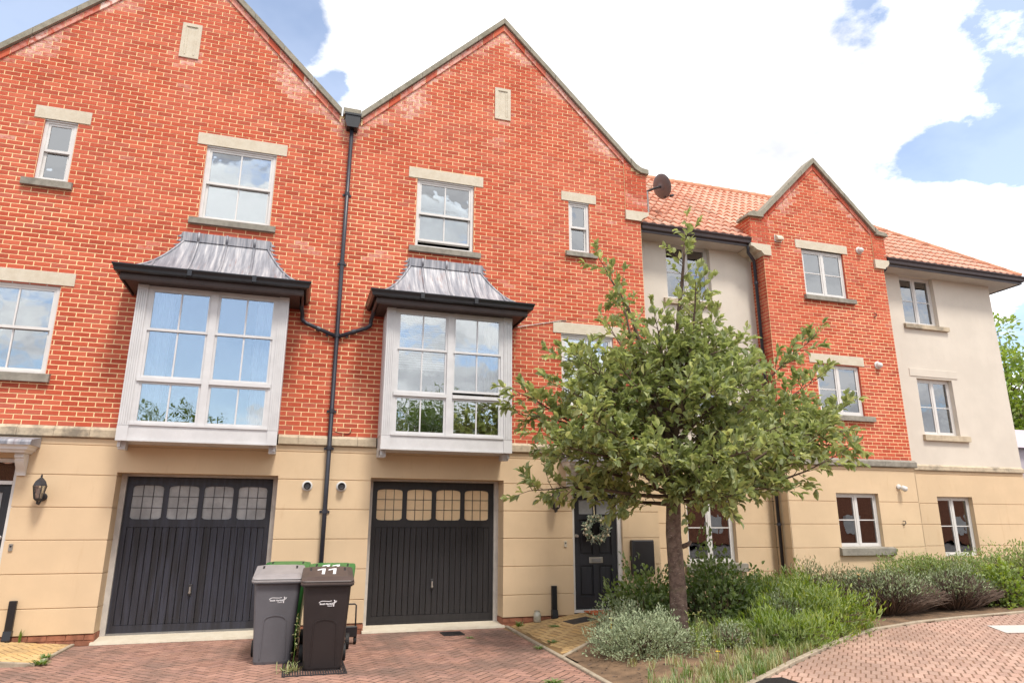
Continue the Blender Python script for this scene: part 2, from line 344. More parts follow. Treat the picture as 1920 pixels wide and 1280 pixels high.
MT = dict(
    brick=mk_brick(), mortar=simple('mortar', (240, 208, 160), .95, .08, 8, .2, 120),
    render=mk_render('yellow_render', (208, 182, 149), (178, 144, 108)), cream=mk_render('cream_render', (205, 195, 182), (188, 174, 158)),
    plinth=simple('plinth_brick', (150, 96, 72), .9, .3, 9, .3, 60),
    lintel=mk_stone('pale_stone', (202, 192, 174), (192, 180, 160), (178, 162, 138), .3), sill=mk_stone('grey_stone', (150, 144, 132), (122, 116, 106), (92, 88, 80), .55),
    coping=mk_stone('coping_stone', (152, 144, 128), (128, 122, 108), (108, 104, 84), .7), string=mk_stone('string_stone', (196, 180, 154), (170, 154, 132), (98, 92, 84), .75),
    white=simple('white_paint', (208, 204, 200), .35, .05, 5, .05, 40, fine=.03), whitebay=simple('white_timber_paint', (200, 198, 198), .45, .06, 6, .1, 30, fine=.04),
    dirtywhite=simple('dirty_white_frame', (190, 184, 176), .6, .12, 7, .1, 40),
    black=simple('black_plastic', (34, 33, 36), .32, .15, 8, .04, 30), pipe=simple('pipe_plastic', (46, 47, 56), .38, .2, 6, .04, 30), soffit=simple('dark_soffit', (62, 48, 44), .6, .15, 8),
    apgutter=simple('brown_black_plastic', (58, 46, 48), .4, .2, 6, .04, 30), apsoffit=simple('pale_soffit', (188, 180, 170), .7, .08, 3),
    lead=mk_lead(), glass=mk_glass(), doorblack=mk_paint_black('black_door_paint', (26, 26, 30), (36, 36, 42), .2),
    plankblue=mk_paint_black('faded_black_boards', (29, 27, 30), (50, 51, 62), .55), plankblack=mk_paint_black('black_boards', (30, 28, 29), (40, 37, 38), .25),
    frost=simple('obscured_glass', (164, 164, 164), .18, .25, 3, .1, 30), blindglass=simple('cream_lined_glass', (238, 208, 166), .25, .06, 3, .03, 30),
    leadcame=simple('lead_came', (56, 50, 52), .5), metal=simple('satin_metal', (186, 180, 172), .3, .08, 5, .05, 30, metal=.8), chrome=simple('weathered_steel', (150, 148, 146), .45, .1, 8, metal=.7),
    tile=mk_tile(), ridge=simple('ridge_tile', (200, 138, 108), .85, .15, 6, .3, 40, rv=.3),
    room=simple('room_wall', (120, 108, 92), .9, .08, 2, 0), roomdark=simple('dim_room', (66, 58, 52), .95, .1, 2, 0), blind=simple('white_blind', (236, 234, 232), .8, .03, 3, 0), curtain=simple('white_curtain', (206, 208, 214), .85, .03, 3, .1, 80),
    tancurtain=simple('tan_curtain', (176, 158, 118), .9, .08, 4, .1, 80), redblind=simple('red_blind', (150, 40, 44), .8),
    pave=mk_paving('red_block_paving', [(140, 104, 90), (154, 116, 100), (168, 128, 112), (148, 112, 100)], (116, 98, 88)), road=mk_paving('pink_block_paving', [(162, 130, 116), (174, 140, 124), (182, 150, 134), (166, 136, 122)], (158, 130, 116)),
    buff=mk_paving('buff_block_paving', [(192, 156, 104), (200, 164, 112), (206, 174, 124), (184, 150, 106)], (160, 134, 96)), joint=simple('joint_sand', (66, 50, 40), .95, .3, 5, .3, 60),
    kerb=mk_stone('concrete_edging', (170, 156, 136), (146, 132, 114), (112, 104, 88), .5), soil=simple('soil', (112, 88, 66), .95, .35, 5, .8, 40), tarmac=simple('tarmac', (96, 92, 90), .9, .2, 1, .4, 60),
    bark=mk_bark(), twig=simple('twig', (92, 74, 60), .85, .25, 12), deadtwig=simple('bare_stems', (104, 86, 74), .9, .3, 10, .3, 40, rv=.6),
    leaf=mk_leaf('tree_leaf', [(0, (122, 134, 88)), (.35, (152, 164, 106)), (.65, (178, 186, 118)), (.88, (202, 206, 132)), (1, (218, 220, 156))], .5, .55),
    holly=mk_leaf('dark_shrub_leaf', [(0, (64, 90, 48)), (.5, (92, 122, 60)), (1, (130, 154, 76))], .35), greyleaf=mk_leaf('grey_green_leaf', [(0, (108, 122, 92)), (.5, (140, 152, 118)), (1, (176, 184, 150))], .7, .2),
    brightleaf=mk_leaf('bright_green_leaf', [(0, (96, 126, 40)), (.5, (138, 164, 52)), (1, (184, 196, 78))], .5), olive=mk_leaf('olive_leaf', [(0, (104, 110, 72)), (.5, (128, 130, 88)), (1, (150, 140, 104))], .6, .2),
    juniper=mk_leaf('juniper_leaf', [(0, (98, 126, 54)), (.5, (134, 158, 70)), (1, (172, 184, 96))], .6, .3), hebe=mk_leaf('sage_leaf', [(0, (96, 112, 78)), (.5, (128, 142, 104)), (1, (162, 170, 134))], .6, .2),
    straw=mk_leaf('dry_grass', [(0, (150, 142, 80)), (.5, (176, 166, 110)), (1, (140, 150, 76))], .8, .2), weed=mk_leaf('weed_leaf', [(0, (74, 112, 40)), (1, (120, 150, 60))]), yellow=simple('yellow_petal', (232, 190, 30), .6),
    bingrey=simple('grey_bin_plastic', (92, 91, 96), .5, .08, 4, .12, 90), bingreylid=simple('light_grey_lid', (142, 136, 136), .5, .1, 5, .12, 90), binblack=simple('black_bin_plastic', (40, 34, 34), .42, .12, 4, .12, 90),
    binlid=simple('dusty_black_lid', (76, 64, 60), .5, .2, 5, .12, 90), bingreen=simple('green_bin_plastic', (56, 112, 56), .45, .12, 5, .1, 90), rubber=simple('rubber', (30, 29, 30), .7), decal=simple('white_print', (232, 230, 232), .6, .03, 5, 0),
    jointroad=simple('road_joint_sand', (122, 92, 72), .95, .3, 5, .3, 60), jointbuff=simple('path_joint_sand', (128, 100, 64), .95, .3, 5, .3, 60),
    mat=simple('coir_mat', (176, 92, 50), .95, .25, 12, .6, 160), iron=simple('dark_iron', (58, 56, 58), .55, .2, 12, .3, 60, metal=.4), dish=simple('dish_metal', (104, 94, 96), .5, .1, 6, .05),
    dog=simple('dog_fur', (186, 152, 92), .9, .35, 16, .6, 120), dark=simple('dark_nose', (26, 22, 20), .4), glassjar=simple('jar_glass', (170, 165, 150), .1, .25, 14), bulb=simple('frosted_bulb', (214, 206, 188), .3),
    far=simple('far_wall', (176, 166, 172), .9, .06, 1, 0), wreathleaf=mk_leaf('wreath_leaf', [(0, (70, 92, 72)), (.35, (110, 136, 120)), (.6, (190, 206, 204)), (.8, (222, 190, 176)), (1, (236, 226, 206))], .6, .2), bauble=simple('pale_bauble', (226, 208, 170), .3, .1, 20, 0, rv=.3),
)

# ------------------------------------------------------------------ brickwork
def to_px(p):
    v = Vector(p)-CAM; w = v.dot(fw)
    return (960+FPX*v.dot(rt)/w, 640-FPX*v.dot(up)/w, w)
def clip_half(poly, a, b, c):            # keep a*x+b*z<=c
    out = []
    for i in range(len(poly)):
        p, q = poly[i], poly[(i+1) % len(poly)]; dp = a*p[0]+b*p[1]-c; dq = a*q[0]+b*q[1]-c
        if dp <= 0: out.append(p)
        if (dp < 0 < dq) or (dq < 0 < dp):
            t = dp/(dp-dq); out.append((p[0]+(q[0]-p[0])*t, p[1]+(q[1]-p[1])*t))
    return out
def area(poly): return abs(sum(poly[i][0]*poly[(i+1) % len(poly)][1]-poly[(i+1) % len(poly)][0]*poly[i][1] for i in range(len(poly))))/2
def rect_minus(x0, x1, z0, z1, ops):
    segs = [(x0, x1)]
    for a, b, c, d in ops:
        if min(z1, d)-max(z0, c) > .025:
            n = []
            for p, q in segs:
                if b <= p or a >= q: n.append((p, q))
                else:
                    if a-p > .014: n.append((p, a))
                    if q-b > .014: n.append((b, q))
            segs = n
    return segs
BW, BH, JT = .225, .075, .0135
_full = None
def full_brick():
    global _full, XF
    if _full is None:
        sv = XF; XF = ID
        _full = MB().rbox(-(BW-JT)/2, (BW-JT)/2, 0, .03, -(BH-JT)/2, (BH-JT)/2, .0025).mesh('brick'); XF = sv
        _full.materials.append(MT['brick'])
    return _full
def effl_haze(x, z, bias=0.):
    n = noise.noise(Vector((x*1.6, z*2.2, 3.3)))*.5+noise.noise(Vector((x*4, z*7, 1.7)))*.35
    return max(0., min(.8, (n-.32+bias)*2.0))
def brick_wall(root, wallmat_part, x0, x1, z0, z1, ops, clips, y=0., side=None, xg=None, npick=0, pale_bias=None, vis=None):
    """stretcher-bond bricks proud of a mortar sheet. clips: list of (test(cx,cz), (a,b,c)). side: x position for a wall running in +Y."""
    mb = MB(); cand = []
    xg = x0 if xg is None else xg
    rows = int(math.ceil((z1-z0)/BH))
    for r in range(rows):
        za = z0+r*BH; zb = min(za+BH, z1); sh = (BW/2 if r % 2 else 0)
        c0 = int(math.floor((x0-xg-sh)/BW))-1
        xa = xg+sh+c0*BW
        while xa < x1:
            a, b = max(xa, x0), min(xa+BW, x1)
            if b-a > .014:
                for p, q in rect_minus(a, b, za, zb, ops):
                    g = JT/2
                    rect = [(p+g, za+g), (q-g, za+g), (q-g, zb-g), (p+g, zb-g)]
                    cx, cz = (p+q)/2, (za+zb)/2
                    poly = rect
                    for test, h in clips:
                        if test(cx, cz): poly = clip_half(poly, *h)
                        if len(poly) < 3: break
                    if len(poly) >= 3 and area(poly) > .0002:
                        rn = random.random(); ef = effl_haze(cx, cz, pale_bias(cx, cz) if pale_bias else 0.)
                        jy = random.uniform(-.0015, .0015)
                        isfull = side is None and abs(area(poly)-area(rect)) < 1e-6 and abs(q-p-BW) < .001 and abs(zb-za-BH) < .001
                        if isfull and npick:
                            w = XF(cx, y+jy, cz); px_ = to_px(w)
                            ok = 0 < px_[0] < 1920 and 0 < px_[1] < 1280 and ef < .05 and (vis is None or vis(px_[0], px_[1]))
                            if ok: cand.append((px_[2], w, (poly, y+jy, rn, ef))); xa_ = xa; continue
                        if side is None: mb.prism(poly, y+jy, y+.03, 'y', rn+.001, ef, back=False)
                        else: mb.prism(poly, side+jy*side_sgn, side+.03*side_sgn, 'x', rn+.001, ef, back=False)
            xa += BW
    cand.sort(key=lambda t: t[0])
    for d, w, _ in cand[:npick]: place('brick', full_brick(), w, wallmat_part)
    for d, w, (poly, yy, rn, ef) in cand[npick:]: mb.prism(poly, yy, y+.03, 'y', rn+.001, ef, back=False)
    return mb
side_sgn = 1
def mortar_sheet(mb, outer, ops, y):
    loops = [[Vector((x, 0, z)) for x, z in outer]]+[[Vector((a, 0, c)), Vector((b, 0, c)), Vector((b, 0, d)), Vector((a, 0, d))] for a, b, c, d in ops]
    flat = [v for l in loops for v in l]
    tris = geometry.tessellate_polygon(loops)
    mb.add([(v.x, y, v.z) for v in flat], [tuple(t) for t in tris])
def reveals(root, ops, y):
    for a, b, c, d in ops:
        MB().add([(a, y, c), (b, y, c), (b, y, d), (a, y, d), (a, y+.14, c), (b, y+.14, c), (b, y+.14, d), (a, y+.14, d)], [(0, 1, 5, 4), (1, 2, 6, 5), (2, 3, 7, 6), (3, 0, 4, 7)]).build('brick_reveal', MT['brick'], root, recalc=False)
def panels(root, name, mat, x0, x1, zs, ops, y0, y1, gap=.011):
    """horizontal bands of render between grooves; every band is one mesh with its openings cut out"""
    for k in range(len(zs)-1):
        za, zb = zs[k]+gap/2, zs[k+1]-gap/2
        xs = sorted({x0, x1, *[v for o in ops for v in o[:2] if x0 < v < x1]}); zz = sorted({za, zb, *[v for o in ops for v in o[2:] if za < v < zb]})
        solid = lambda i, j: 0 <= i < len(xs)-1 and 0 <= j < len(zz)-1 and not any(o[0]-1e-6 <= xs[i] and xs[i+1] <= o[1]+1e-6 and o[2]-1e-6 <= zz[j] and zz[j+1] <= o[3]+1e-6 for o in ops)
        c = .004; todo = {(i, j) for i in range(len(xs)-1) for j in range(len(zz)-1) if solid(i, j)}
        while todo:
          comp = []; st = [todo.pop()]
          while st:
            i, j = st.pop(); comp.append((i, j))
            for q in ((i+1, j), (i-1, j), (i, j+1), (i, j-1)):
                if q in todo: todo.remove(q); st.append(q)
          mb = MB()
          for i, j in comp:
                a, b, lo, hi = xs[i], xs[i+1], zz[j], zz[j+1]
                fl = lo+(c if not solid(i, j-1) and lo == za else 0); fh = hi-(c if not solid(i, j+1) and hi == zb else 0)
                mb.add([(a, y0, fl), (b, y0, fl), (b, y0, fh), (a, y0, fh)], [(0, 1, 2, 3)])
                if not solid(i, j-1): mb.add([(a, y0, fl), (b, y0, fl), (b, y0+(c if lo == za else 0), lo), (a, y0+(c if lo == za else 0), lo), (b, y1, lo), (a, y1, lo)], [(0, 1, 2, 3), (3, 2, 4, 5)])
                if not solid(i, j+1): mb.add([(a, y0, fh), (b, y0, fh), (b, y0+(c if hi == zb else 0), hi), (a, y0+(c if hi == zb else 0), hi), (b, y1, hi), (a, y1, hi)], [(0, 1, 2, 3), (3, 2, 4, 5)])
                if not solid(i-1, j): mb.add([(a, y0, lo), (a, y0, hi), (a, y1, hi), (a, y1, lo)], [(0, 1, 2, 3)])
                if not solid(i+1, j): mb.add([(b, y0, lo), (b, y0, hi), (b, y1, hi), (b, y1, lo)], [(0, 1, 2, 3)])
          mb.build(name, mat, root)

# ------------------------------------------------------------------ windows
def room(root, x0, x1, y0, y1, z0, z1, mat):
    b = MB(); P = [(x, y, z) for z in (z0, z1) for y in (y0, y1) for x in (x0, x1)]
    b.add(P, [(0, 2, 3, 1), (4, 5, 7, 6), (2, 6, 7, 3), (0, 4, 6, 2), (1, 3, 7, 5)])
    b.build('room', mat, root)
def pane(parent, x0, x1, y, z0, z1, mat='glass', th=.006):
    MB().box(x0, x1, y, y+th, z0, z1).build('pane', MT[mat], parent)
def sash_window(root, x0, x1, z0, z1, yf, cols, inside='blind', gap=0., aged=False, depth=1.6):
    """white box sash window: outer frame, two sashes, glazing bars, panes"""
    m = MT['white']; y = yf+.035; f = .052; mid = (z0+z1)/2
    b = MB(); b.box(x0, x0+f, y, y+.09, z0, z1); b.box(x1-f, x1, y, y+.09, z0, z1); b.box(x0+f, x1-f, y, y+.09, z1-f, z1); b.box(x0+f, x1-f, y-.012, y+.09, z0, z0+.035)
    b.box(x0-.02, x1+.02, y-.025, y, z1-.02, z1+.012)
    w = b.build('window', m, root)
    def sash(za, zb, yy):
        s = .036; a, c = x0+f, x1-f
        q = MB(); q.box(a, a+s, yy, yy+.035, za, zb); q.box(c-s, c, yy, yy+.035, za, zb); q.box(a+s, c-s, yy, yy+.035, za, za+s*1.15); q.box(a+s, c-s, yy, yy+.035, zb-s, zb)
        q.build('sash', m, w)
        n = cols; g = (c-a-2*s)/n
        for i in range(n):
            pane(w, a+s+i*g+(.011 if i else 0), a+s+(i+1)*g-(.011 if i < n-1 else 0), yy+.014, za+s*1.15, zb-s)
            if i: MB().box(a+s+i*g-.011, a+s+i*g+.011, yy+.003, yy+.03, za+s*1.15, zb-s).build('glazing_bar', m, w)
    sash(mid-.018, z1-f, y+.012); sash(z0+.035+gap, mid+.018+gap, y+.05)
    ib = y+.105
    if inside == 'blind': MB().box(x0+.05, x1-.05, ib, ib+.01, z0+.03+gap, z1-.03).build('blind', MT['blind'], w)
    elif inside == 'net':
        q = MB(); n = 40
        P = []; 
        for i in range(n+1):
            t = i/n; xx = x0+.05+t*(x1-x0-.1); yy = ib+.018*math.sin(t*38)
            P += [(xx, yy, z0+.03), (xx, yy, z1-.03)]
        q.add(P, [(2*i, 2*i+2, 2*i+3, 2*i+1) for i in range(n)]).build('net_curtain', MT['curtain'], w, smooth=True)
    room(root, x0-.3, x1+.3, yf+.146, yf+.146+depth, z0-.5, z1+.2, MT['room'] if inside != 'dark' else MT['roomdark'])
    return w
def casement(root, x0, x1, z0, z1, yf, inside='blind', rec=.075, openleaf=0., hz=.5):
    """white two-light casement with one horizontal bar in each light"""
    m = MT['white']; y = yf+rec; f = .045; mx = (x0+x1)/2
    b = MB(); b.box(x0, x0+f, y, y+.07, z0, z1); b.box(x1-f, x1, y, y+.07, z0, z1); b.box(x0+f, x1-f, y, y+.07, z1-f, z1); b.box(x0+f, x1-f, y, y+.07, z0, z0+f); b.box(mx-.022, mx+.022, y-.002, y+.07, z0+f, z1-f)
    b.box(x0-.01, x1+.01, y-.03, y+.02, z0-.03, z0)
    w = b.build('window', m, root)
    for a, c in ((x0+f, mx-.022), (mx+.022, x1-f)):
        s = .034; q = MB(); yy = y+.008
        q.box(a, a+s, yy, yy+.04, z0+f, z1-f); q.box(c-s, c, yy, yy+.04, z0+f, z1-f); q.box(a+s, c-s, yy, yy+.04, z0+f, z0+f+s); q.box(a+s, c-s, yy, yy+.04, z1-f-s, z1-f)
        q.build('sash', m, w)
        zm = z0+(z1-z0)*hz
        MB().box(a+s, c-s, yy+.006, yy+.03, zm-.01, zm+.01).build('glazing_bar', m, w)
        pane(w, a+s, c-s, yy+.016, z0+f+s, zm-.01); pane(w, a+s, c-s, yy+.016, zm+.01, z1-f-s)
    ib = y+.085
    if inside == 'blind': MB().box(x0+.04, x1-.04, ib, ib+.01, z0+.02, z1-.02).build('blind', MT['blind'], w)
    elif inside == 'half': MB().box(x0+.04, x1-.04, ib, ib+.01, z0+(z1-z0)*.72, z1-.02).build('blind', MT['blind'], w)
    elif inside == 'red': MB().box(x0+.04, x1-.04, ib, ib+.01, z0+(z1-z0)*.8, z1-.02).build('blind', MT['redblind'], w)
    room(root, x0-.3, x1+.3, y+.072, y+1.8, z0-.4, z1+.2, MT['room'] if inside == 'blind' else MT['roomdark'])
    return w
def lintel(root, x0, x1, z0, z1, y=0.): MB().rbox(x0, x1, y-.012, y+.15, z0, z1, .004).build('lintel', MT['lintel'], root)
def sill(root, x0, x1, z0, z1, y=0.):
    MB().prism([(y-.07, z0), (y+.14, z0), (y+.14, z1+.02), (y+.02, z1), (y-.07, z1-.025)], x0, x1, 'x').build('sill', MT['sill'], root)

# ------------------------------------------------------------------ bay window with lead canopy
def bay(root, cx, dz=0., inside=None):
    m = MT['whitebay']; X = lambda x: cx+x
    H = 1.0725; yF = -.6
    # carcass: base panel, bottom board, sides, feet
    b = MB()
    b.box(X(-H+.145), X(H-.145), yF+.012, yF+.05, 2.765, 2.962); b.box(X(-H+.145), X(H-.145), yF-.002, yF+.05, 2.738, 2.765)
    b.box(X(-H+.01), X(H-.01), yF+.05, -.001, 2.745, 2.775)
    for s in (-1, 1):
        b.box(*sorted((X(s*(H-.012)), X(s*(H-.05)))), yF+.10, -.002, 2.66, 5.05)
        b.box(*sorted((X(s*(H-.0)), X(s*(H-.012)))), yF+.2, -.12, 2.97, 4.95)
    bw = b.build('bay_window', m, root)
    for s in (-1, 1):
        q = MB(); a, c = sorted((X(s*H), X(s*(H-.145))))
        q.box(a, c, yF+.006, yF+.10, 2.74, 5.05); n = 5; g = (c-a)/n
        for i in range(n): q.box(a+i*g+.005, a+(i+1)*g-.005, yF-.004, yF+.006, 2.96, 4.97)
        q.box(a, c, yF-.006, yF+.006, 2.74, 2.95); q.box(a, c, yF-.006, yF+.006, 4.98, 5.05)
        q.build('pilaster', m, bw)
        MB().rbox(*sorted((X(s*(H-.012)), X(s*(H-.11)))), yF+.16, -.30, 2.63, 2.744, .006).build('bracket_foot', m, bw)
    # frame
    q = MB(); xl, xr = X(-H+.145), X(H-.145); f = .05
    q.box(xl, xl+f, yF+.02, yF+.10, 2.962, 5.05); q.box(xr-f, xr, yF+.02, yF+.10, 2.962, 5.05)
    q.box(X(-.05), X(.05), yF+.008, yF+.10, 2.962, 5.03); q.box(xl+f, xr-f, yF+.021, yF+.1, 5.0, 5.05)
    q.box(xl-.0, xr, yF-.008, yF+.1, 2.962, 2.995)
    q.box(xl+f*.3, X(-.05), yF-.004, yF+.1, 3.60, 3.655); q.box(X(.05), xr-f*.3, yF-.004, yF+.1, 3.60, 3.655)
    q.build('window_frame', m, bw)
    rows = [(2.995, 3.60, .03), (3.655, 4.405, .045), (4.365, 5.0, .025)]
    for ci, (a, c) in enumerate(((xl+f, X(-.05)), (X(.05), xr-f))):
        for ri, (za, zb, dy) in enumerate(rows):
            s = .034; yy = yF+dy; lift = .05 if (ri == 1 and ci == 1 and inside == 'dog') else 0.
            za2, zb2 = za+lift, zb+lift
            w = MB(); w.box(a, a+s, yy, yy+.03, za2, zb2); w.box(c-s, c, yy, yy+.03, za2, zb2); w.box(a+s, c-s, yy, yy+.03, za2, za2+s*1.1); w.box(a+s, c-s, yy, yy+.03, zb2-s, zb2)
            w.build('sash', m, bw); mid = (a+c)/2
            MB().box(mid-.011, mid+.011, yy+.003, yy+.026, za2+s*1.1, zb2-s).build('glazing_bar', m, bw)
            pane(bw, a+s, mid-.011, yy+.012, za2+s*1.1, zb2-s); pane(bw, mid+.011, c-s, yy+.012, za2+s*1.1, zb2-s)
    # room behind
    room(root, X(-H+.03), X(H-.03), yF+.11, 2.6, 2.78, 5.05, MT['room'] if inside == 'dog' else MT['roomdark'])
    # canopy: concave hipped lead roof
    E, T, D = 1.30, .64, .84; zt, ze = 6.04, 5.255
    K = 14
    def prof(t):
        return T+(E-T)*t, .02+(D-.02)*t, zt-(zt-ze)*(1-(1-t)**1.75)
    r = MB(); fr = [prof(i/K) for i in range(K+1)]
    P = []
    for hw, d, z in fr: P += [(X(-hw), 0, z), (X(-hw), -d, z), (X(hw), -d, z), (X(hw), 0, z)]
    F = []
    for i in range(K):
        for j in range(3): F.append((4*i+j, 4*i+j+1, 4*i+5+j, 4*i+4+j))
    r.add(P, F)
    r.add([(X(-E), 0, ze), (X(-E), -D, ze), (X(E), -D, ze), (X(E), 0, ze), (X(-E), 0, ze-.03), (X(-E), -D, ze-.03), (X(E), -D, ze-.03), (X(E), 0, ze-.03)], [(0, 1, 5, 4), (1, 2, 6, 5), (2, 3, 7, 6), (4, 5, 6, 7)])
    ca = r.build('canopy', MT['lead'], root)
    q = MB(); q.rbox(X(-.67), X(.67), -.045, -.003, 6.03, 6.19, .008)
    q.build('apron_flashing', MT['lead'], ca)
    for xr_ in (-.43, 0., .43, -.92, .92):
        pts = []
        for i in range(K+1):
            hw, d, z = fr[i]
            if hw > abs(xr_)+.02: pts.append((X(xr_*(1+.06*i/K)), -d-.004, z+.008))
        if abs(xr_) < .6: pts = [(X(xr_), -.05, 6.19), (X(xr_), -.05, 6.06)]+pts
        MB().tube(pts, .022, 6).build('roll_seam', MT['lead'], ca, smooth=True)
    for s in (-1, 1):
        MB().tube([(X(s*fr[i][0]), -fr[i][1], fr[i][2]+.006) for i in range(K+1)], .02, 6).build('roll_seam', MT['lead'], ca, smooth=True)
        fl = MB(); z = 5.36; 
        while z < 6.12:
            def hwz(zz):
                for i in range(K):
                    if fr[i][2] >= zz >= fr[i+1][2]:
                        t = (fr[i][2]-zz)/(fr[i][2]-fr[i+1][2]+1e-9); return fr[i][0]+t*(fr[i+1][0]-fr[i][0])
                return T
            a = hwz(z); c = hwz(z+.078)
            fl.prism([(X(s*(a-.03)), z-.01), (X(s*(a+.12)), z), (X(s*(c+.055)), z+.045), (X(s*(c+.05)), z+.078), (X(s*(c-.03)), z+.09)], -.006, -.0025, 'y')
            z += .075
        fl.build('stepped_flashing', MT['lead'], ca)
    # eaves: soffit, fascia, gutter
    q = MB(); q.box(X(-E+.07), X(E-.07), -D+.07, -.002, 5.055, 5.08); q.build('soffit', MT['soffit'], ca)
    path = [(X(-E+.05), -.002), (X(-E+.05), -D+.05), (X(E-.05), -D+.05), (X(E-.05), -.002)]
    MB().sweep(path, [(0, 5.035), (.022, 5.035), (.03, 5.06), (.03, 5.10), (.022, 5.23), (0, 5.23)]).build('fascia', MT['soffit'], ca)
    MB().sweep([(X(-E), -.002), (X(-E), -D), (X(E), -D), (X(E), -.002)], [(-.015, 5.245), (-.015, 5.15), (.02, 5.135), (.055, 5.15), (.062, 5.19), (.085, 5.235), (.085, 5.25), (.072, 5.25), (.05, 5.17), (0, 5.16)]).build('gutter', MT['black'], ca)
    for xx in (-.55, .35): MB().box(X(xx-.03), X(xx+.03), -D-.09, -D-.05, 5.15, 5.252).build('gutter_joint', MT['black'], ca)

# ------------------------------------------------------------------ garage door
def garage(root, x0, x1, boards, glassmat, planks=20):
    y = .33; zt = 2.335
    fr = MB(); fr.box(x0, x0+.075, y-.01, y+.08, .02, zt); fr.box(x1-.075, x1, y-.01, y+.08, .02, zt); fr.box(x0+.075, x1-.075, y+.0, y+.08, zt-.03, zt)
    fr.build('garage_frame', MT['dirtywhite'], root)
    MB().prism([(-.06, 0.0), (y+.08, 0), (y+.08, .065), (-.05, .03)], x0-.02, x1+.02, 'x').build('threshold', MT['lintel'], root)
    a, b = x0+.08, x1-.08; z0, z1 = .07, zt-.035; yd = y+.03
    W = b-a; ws = [(a+.075+i*(W-.09)/4, a+.075+i*(W-.09)/4+(W-.09)/4-.075) for i in range(4)]; wz0, wz1 = 1.675, 2.175
    q = MB()
    xs = [a]+[v for w in ws for v in w]+[b]
    q.box(a, b, yd, yd+.04, 1.56, wz0); q.box(a, b, yd, yd+.04, wz1, z1)
    for i in range(0, len(xs), 2): q.box(xs[i], xs[i+1], yd+.0005, yd+.0395, wz0, wz1)
    q.box(a, a+.07, yd+.001, yd+.04, z0, 1.56); q.box(b-.07, b, yd+.001, yd+.04, z0, 1.56); q.box(a+.07, b-.07, yd+.001, yd+.04, z0, z0+.12)
    # shaped heads of the little windows
    for w0, w1 in ws:
        q.prism([(w0, wz1+.001), (w0, wz1-.05), (w0+.012, wz1-.02), (w0+.05, wz1-.008), (w0+.12, wz1)], yd+.002, yd+.035)
        q.prism([(w1, wz1+.001), (w1, wz1-.05), (w1-.012, wz1-.02), (w1-.05, wz1-.008), (w1-.12, wz1)], yd+.002, yd+.035)
        q.prism([(w0, wz0-.001), (w0, wz0+.03), (w0+.03, wz0+.006), (w0+.09, wz0)], yd+.002, yd+.035); q.prism([(w1, wz0-.001), (w1, wz0+.03), (w1-.03, wz0+.006), (w1-.09, wz0)], yd+.002, yd+.035)
    d = q.build('garage_door', MT[boards], root)
    n = planks; g = (W-.14)/n
    for i in range(n):
        j = random.uniform(-.0015, .0015)
        p = MB(); p.rbox(a+.07+i*g+.003, a+.07+(i+1)*g-.003, yd+.012+j, yd+.035, z0+.12, 1.56, .004); p.build('board', MT[boards], d)
    MB().box(a, b, yd-.012, yd+.0, z0-.01, z0+.018).build('weather_bar', MT['chrome'] if boards == 'plankblue' else MT[boards], d)
    for w0, w1 in ws:
        MB().box(w0-.01, w1+.01, yd+.02, yd+.026, wz0-.01, wz1+.01).build('pane', MT[glassmat], d)
        c = MB(); cw = (w1-w0)/3; ch = (wz1-wz0)/3
        for i in (1, 2): c.box(w0+i*cw-.0045, w0+i*cw+.0045, yd+.012, yd+.02, wz0, wz1); c.box(w0, w1, yd+.0125, yd+.0195, wz0+i*ch-.0045, wz0+i*ch+.0045)
        c.build('leaded_bars', MT['leadcame'], d)
    mx = (a+b)/2
    h = MB(); h.rbox(mx-.028, mx+.028, yd-.004, yd+.012, .57, .74, .006); hp = h.build('handle_plate', MT['iron'], d)
    h = MB(); h.lathe([(.006, 0), (.02, .004), (.022, .02), (.012, .034)], (mx, yd-.004, .62), (0, -1, 0), 12); h.rbox(mx-.012, mx+.012, yd-.03, yd-.004, .60, .70, .004); h.build('handle', MT['metal'], d)

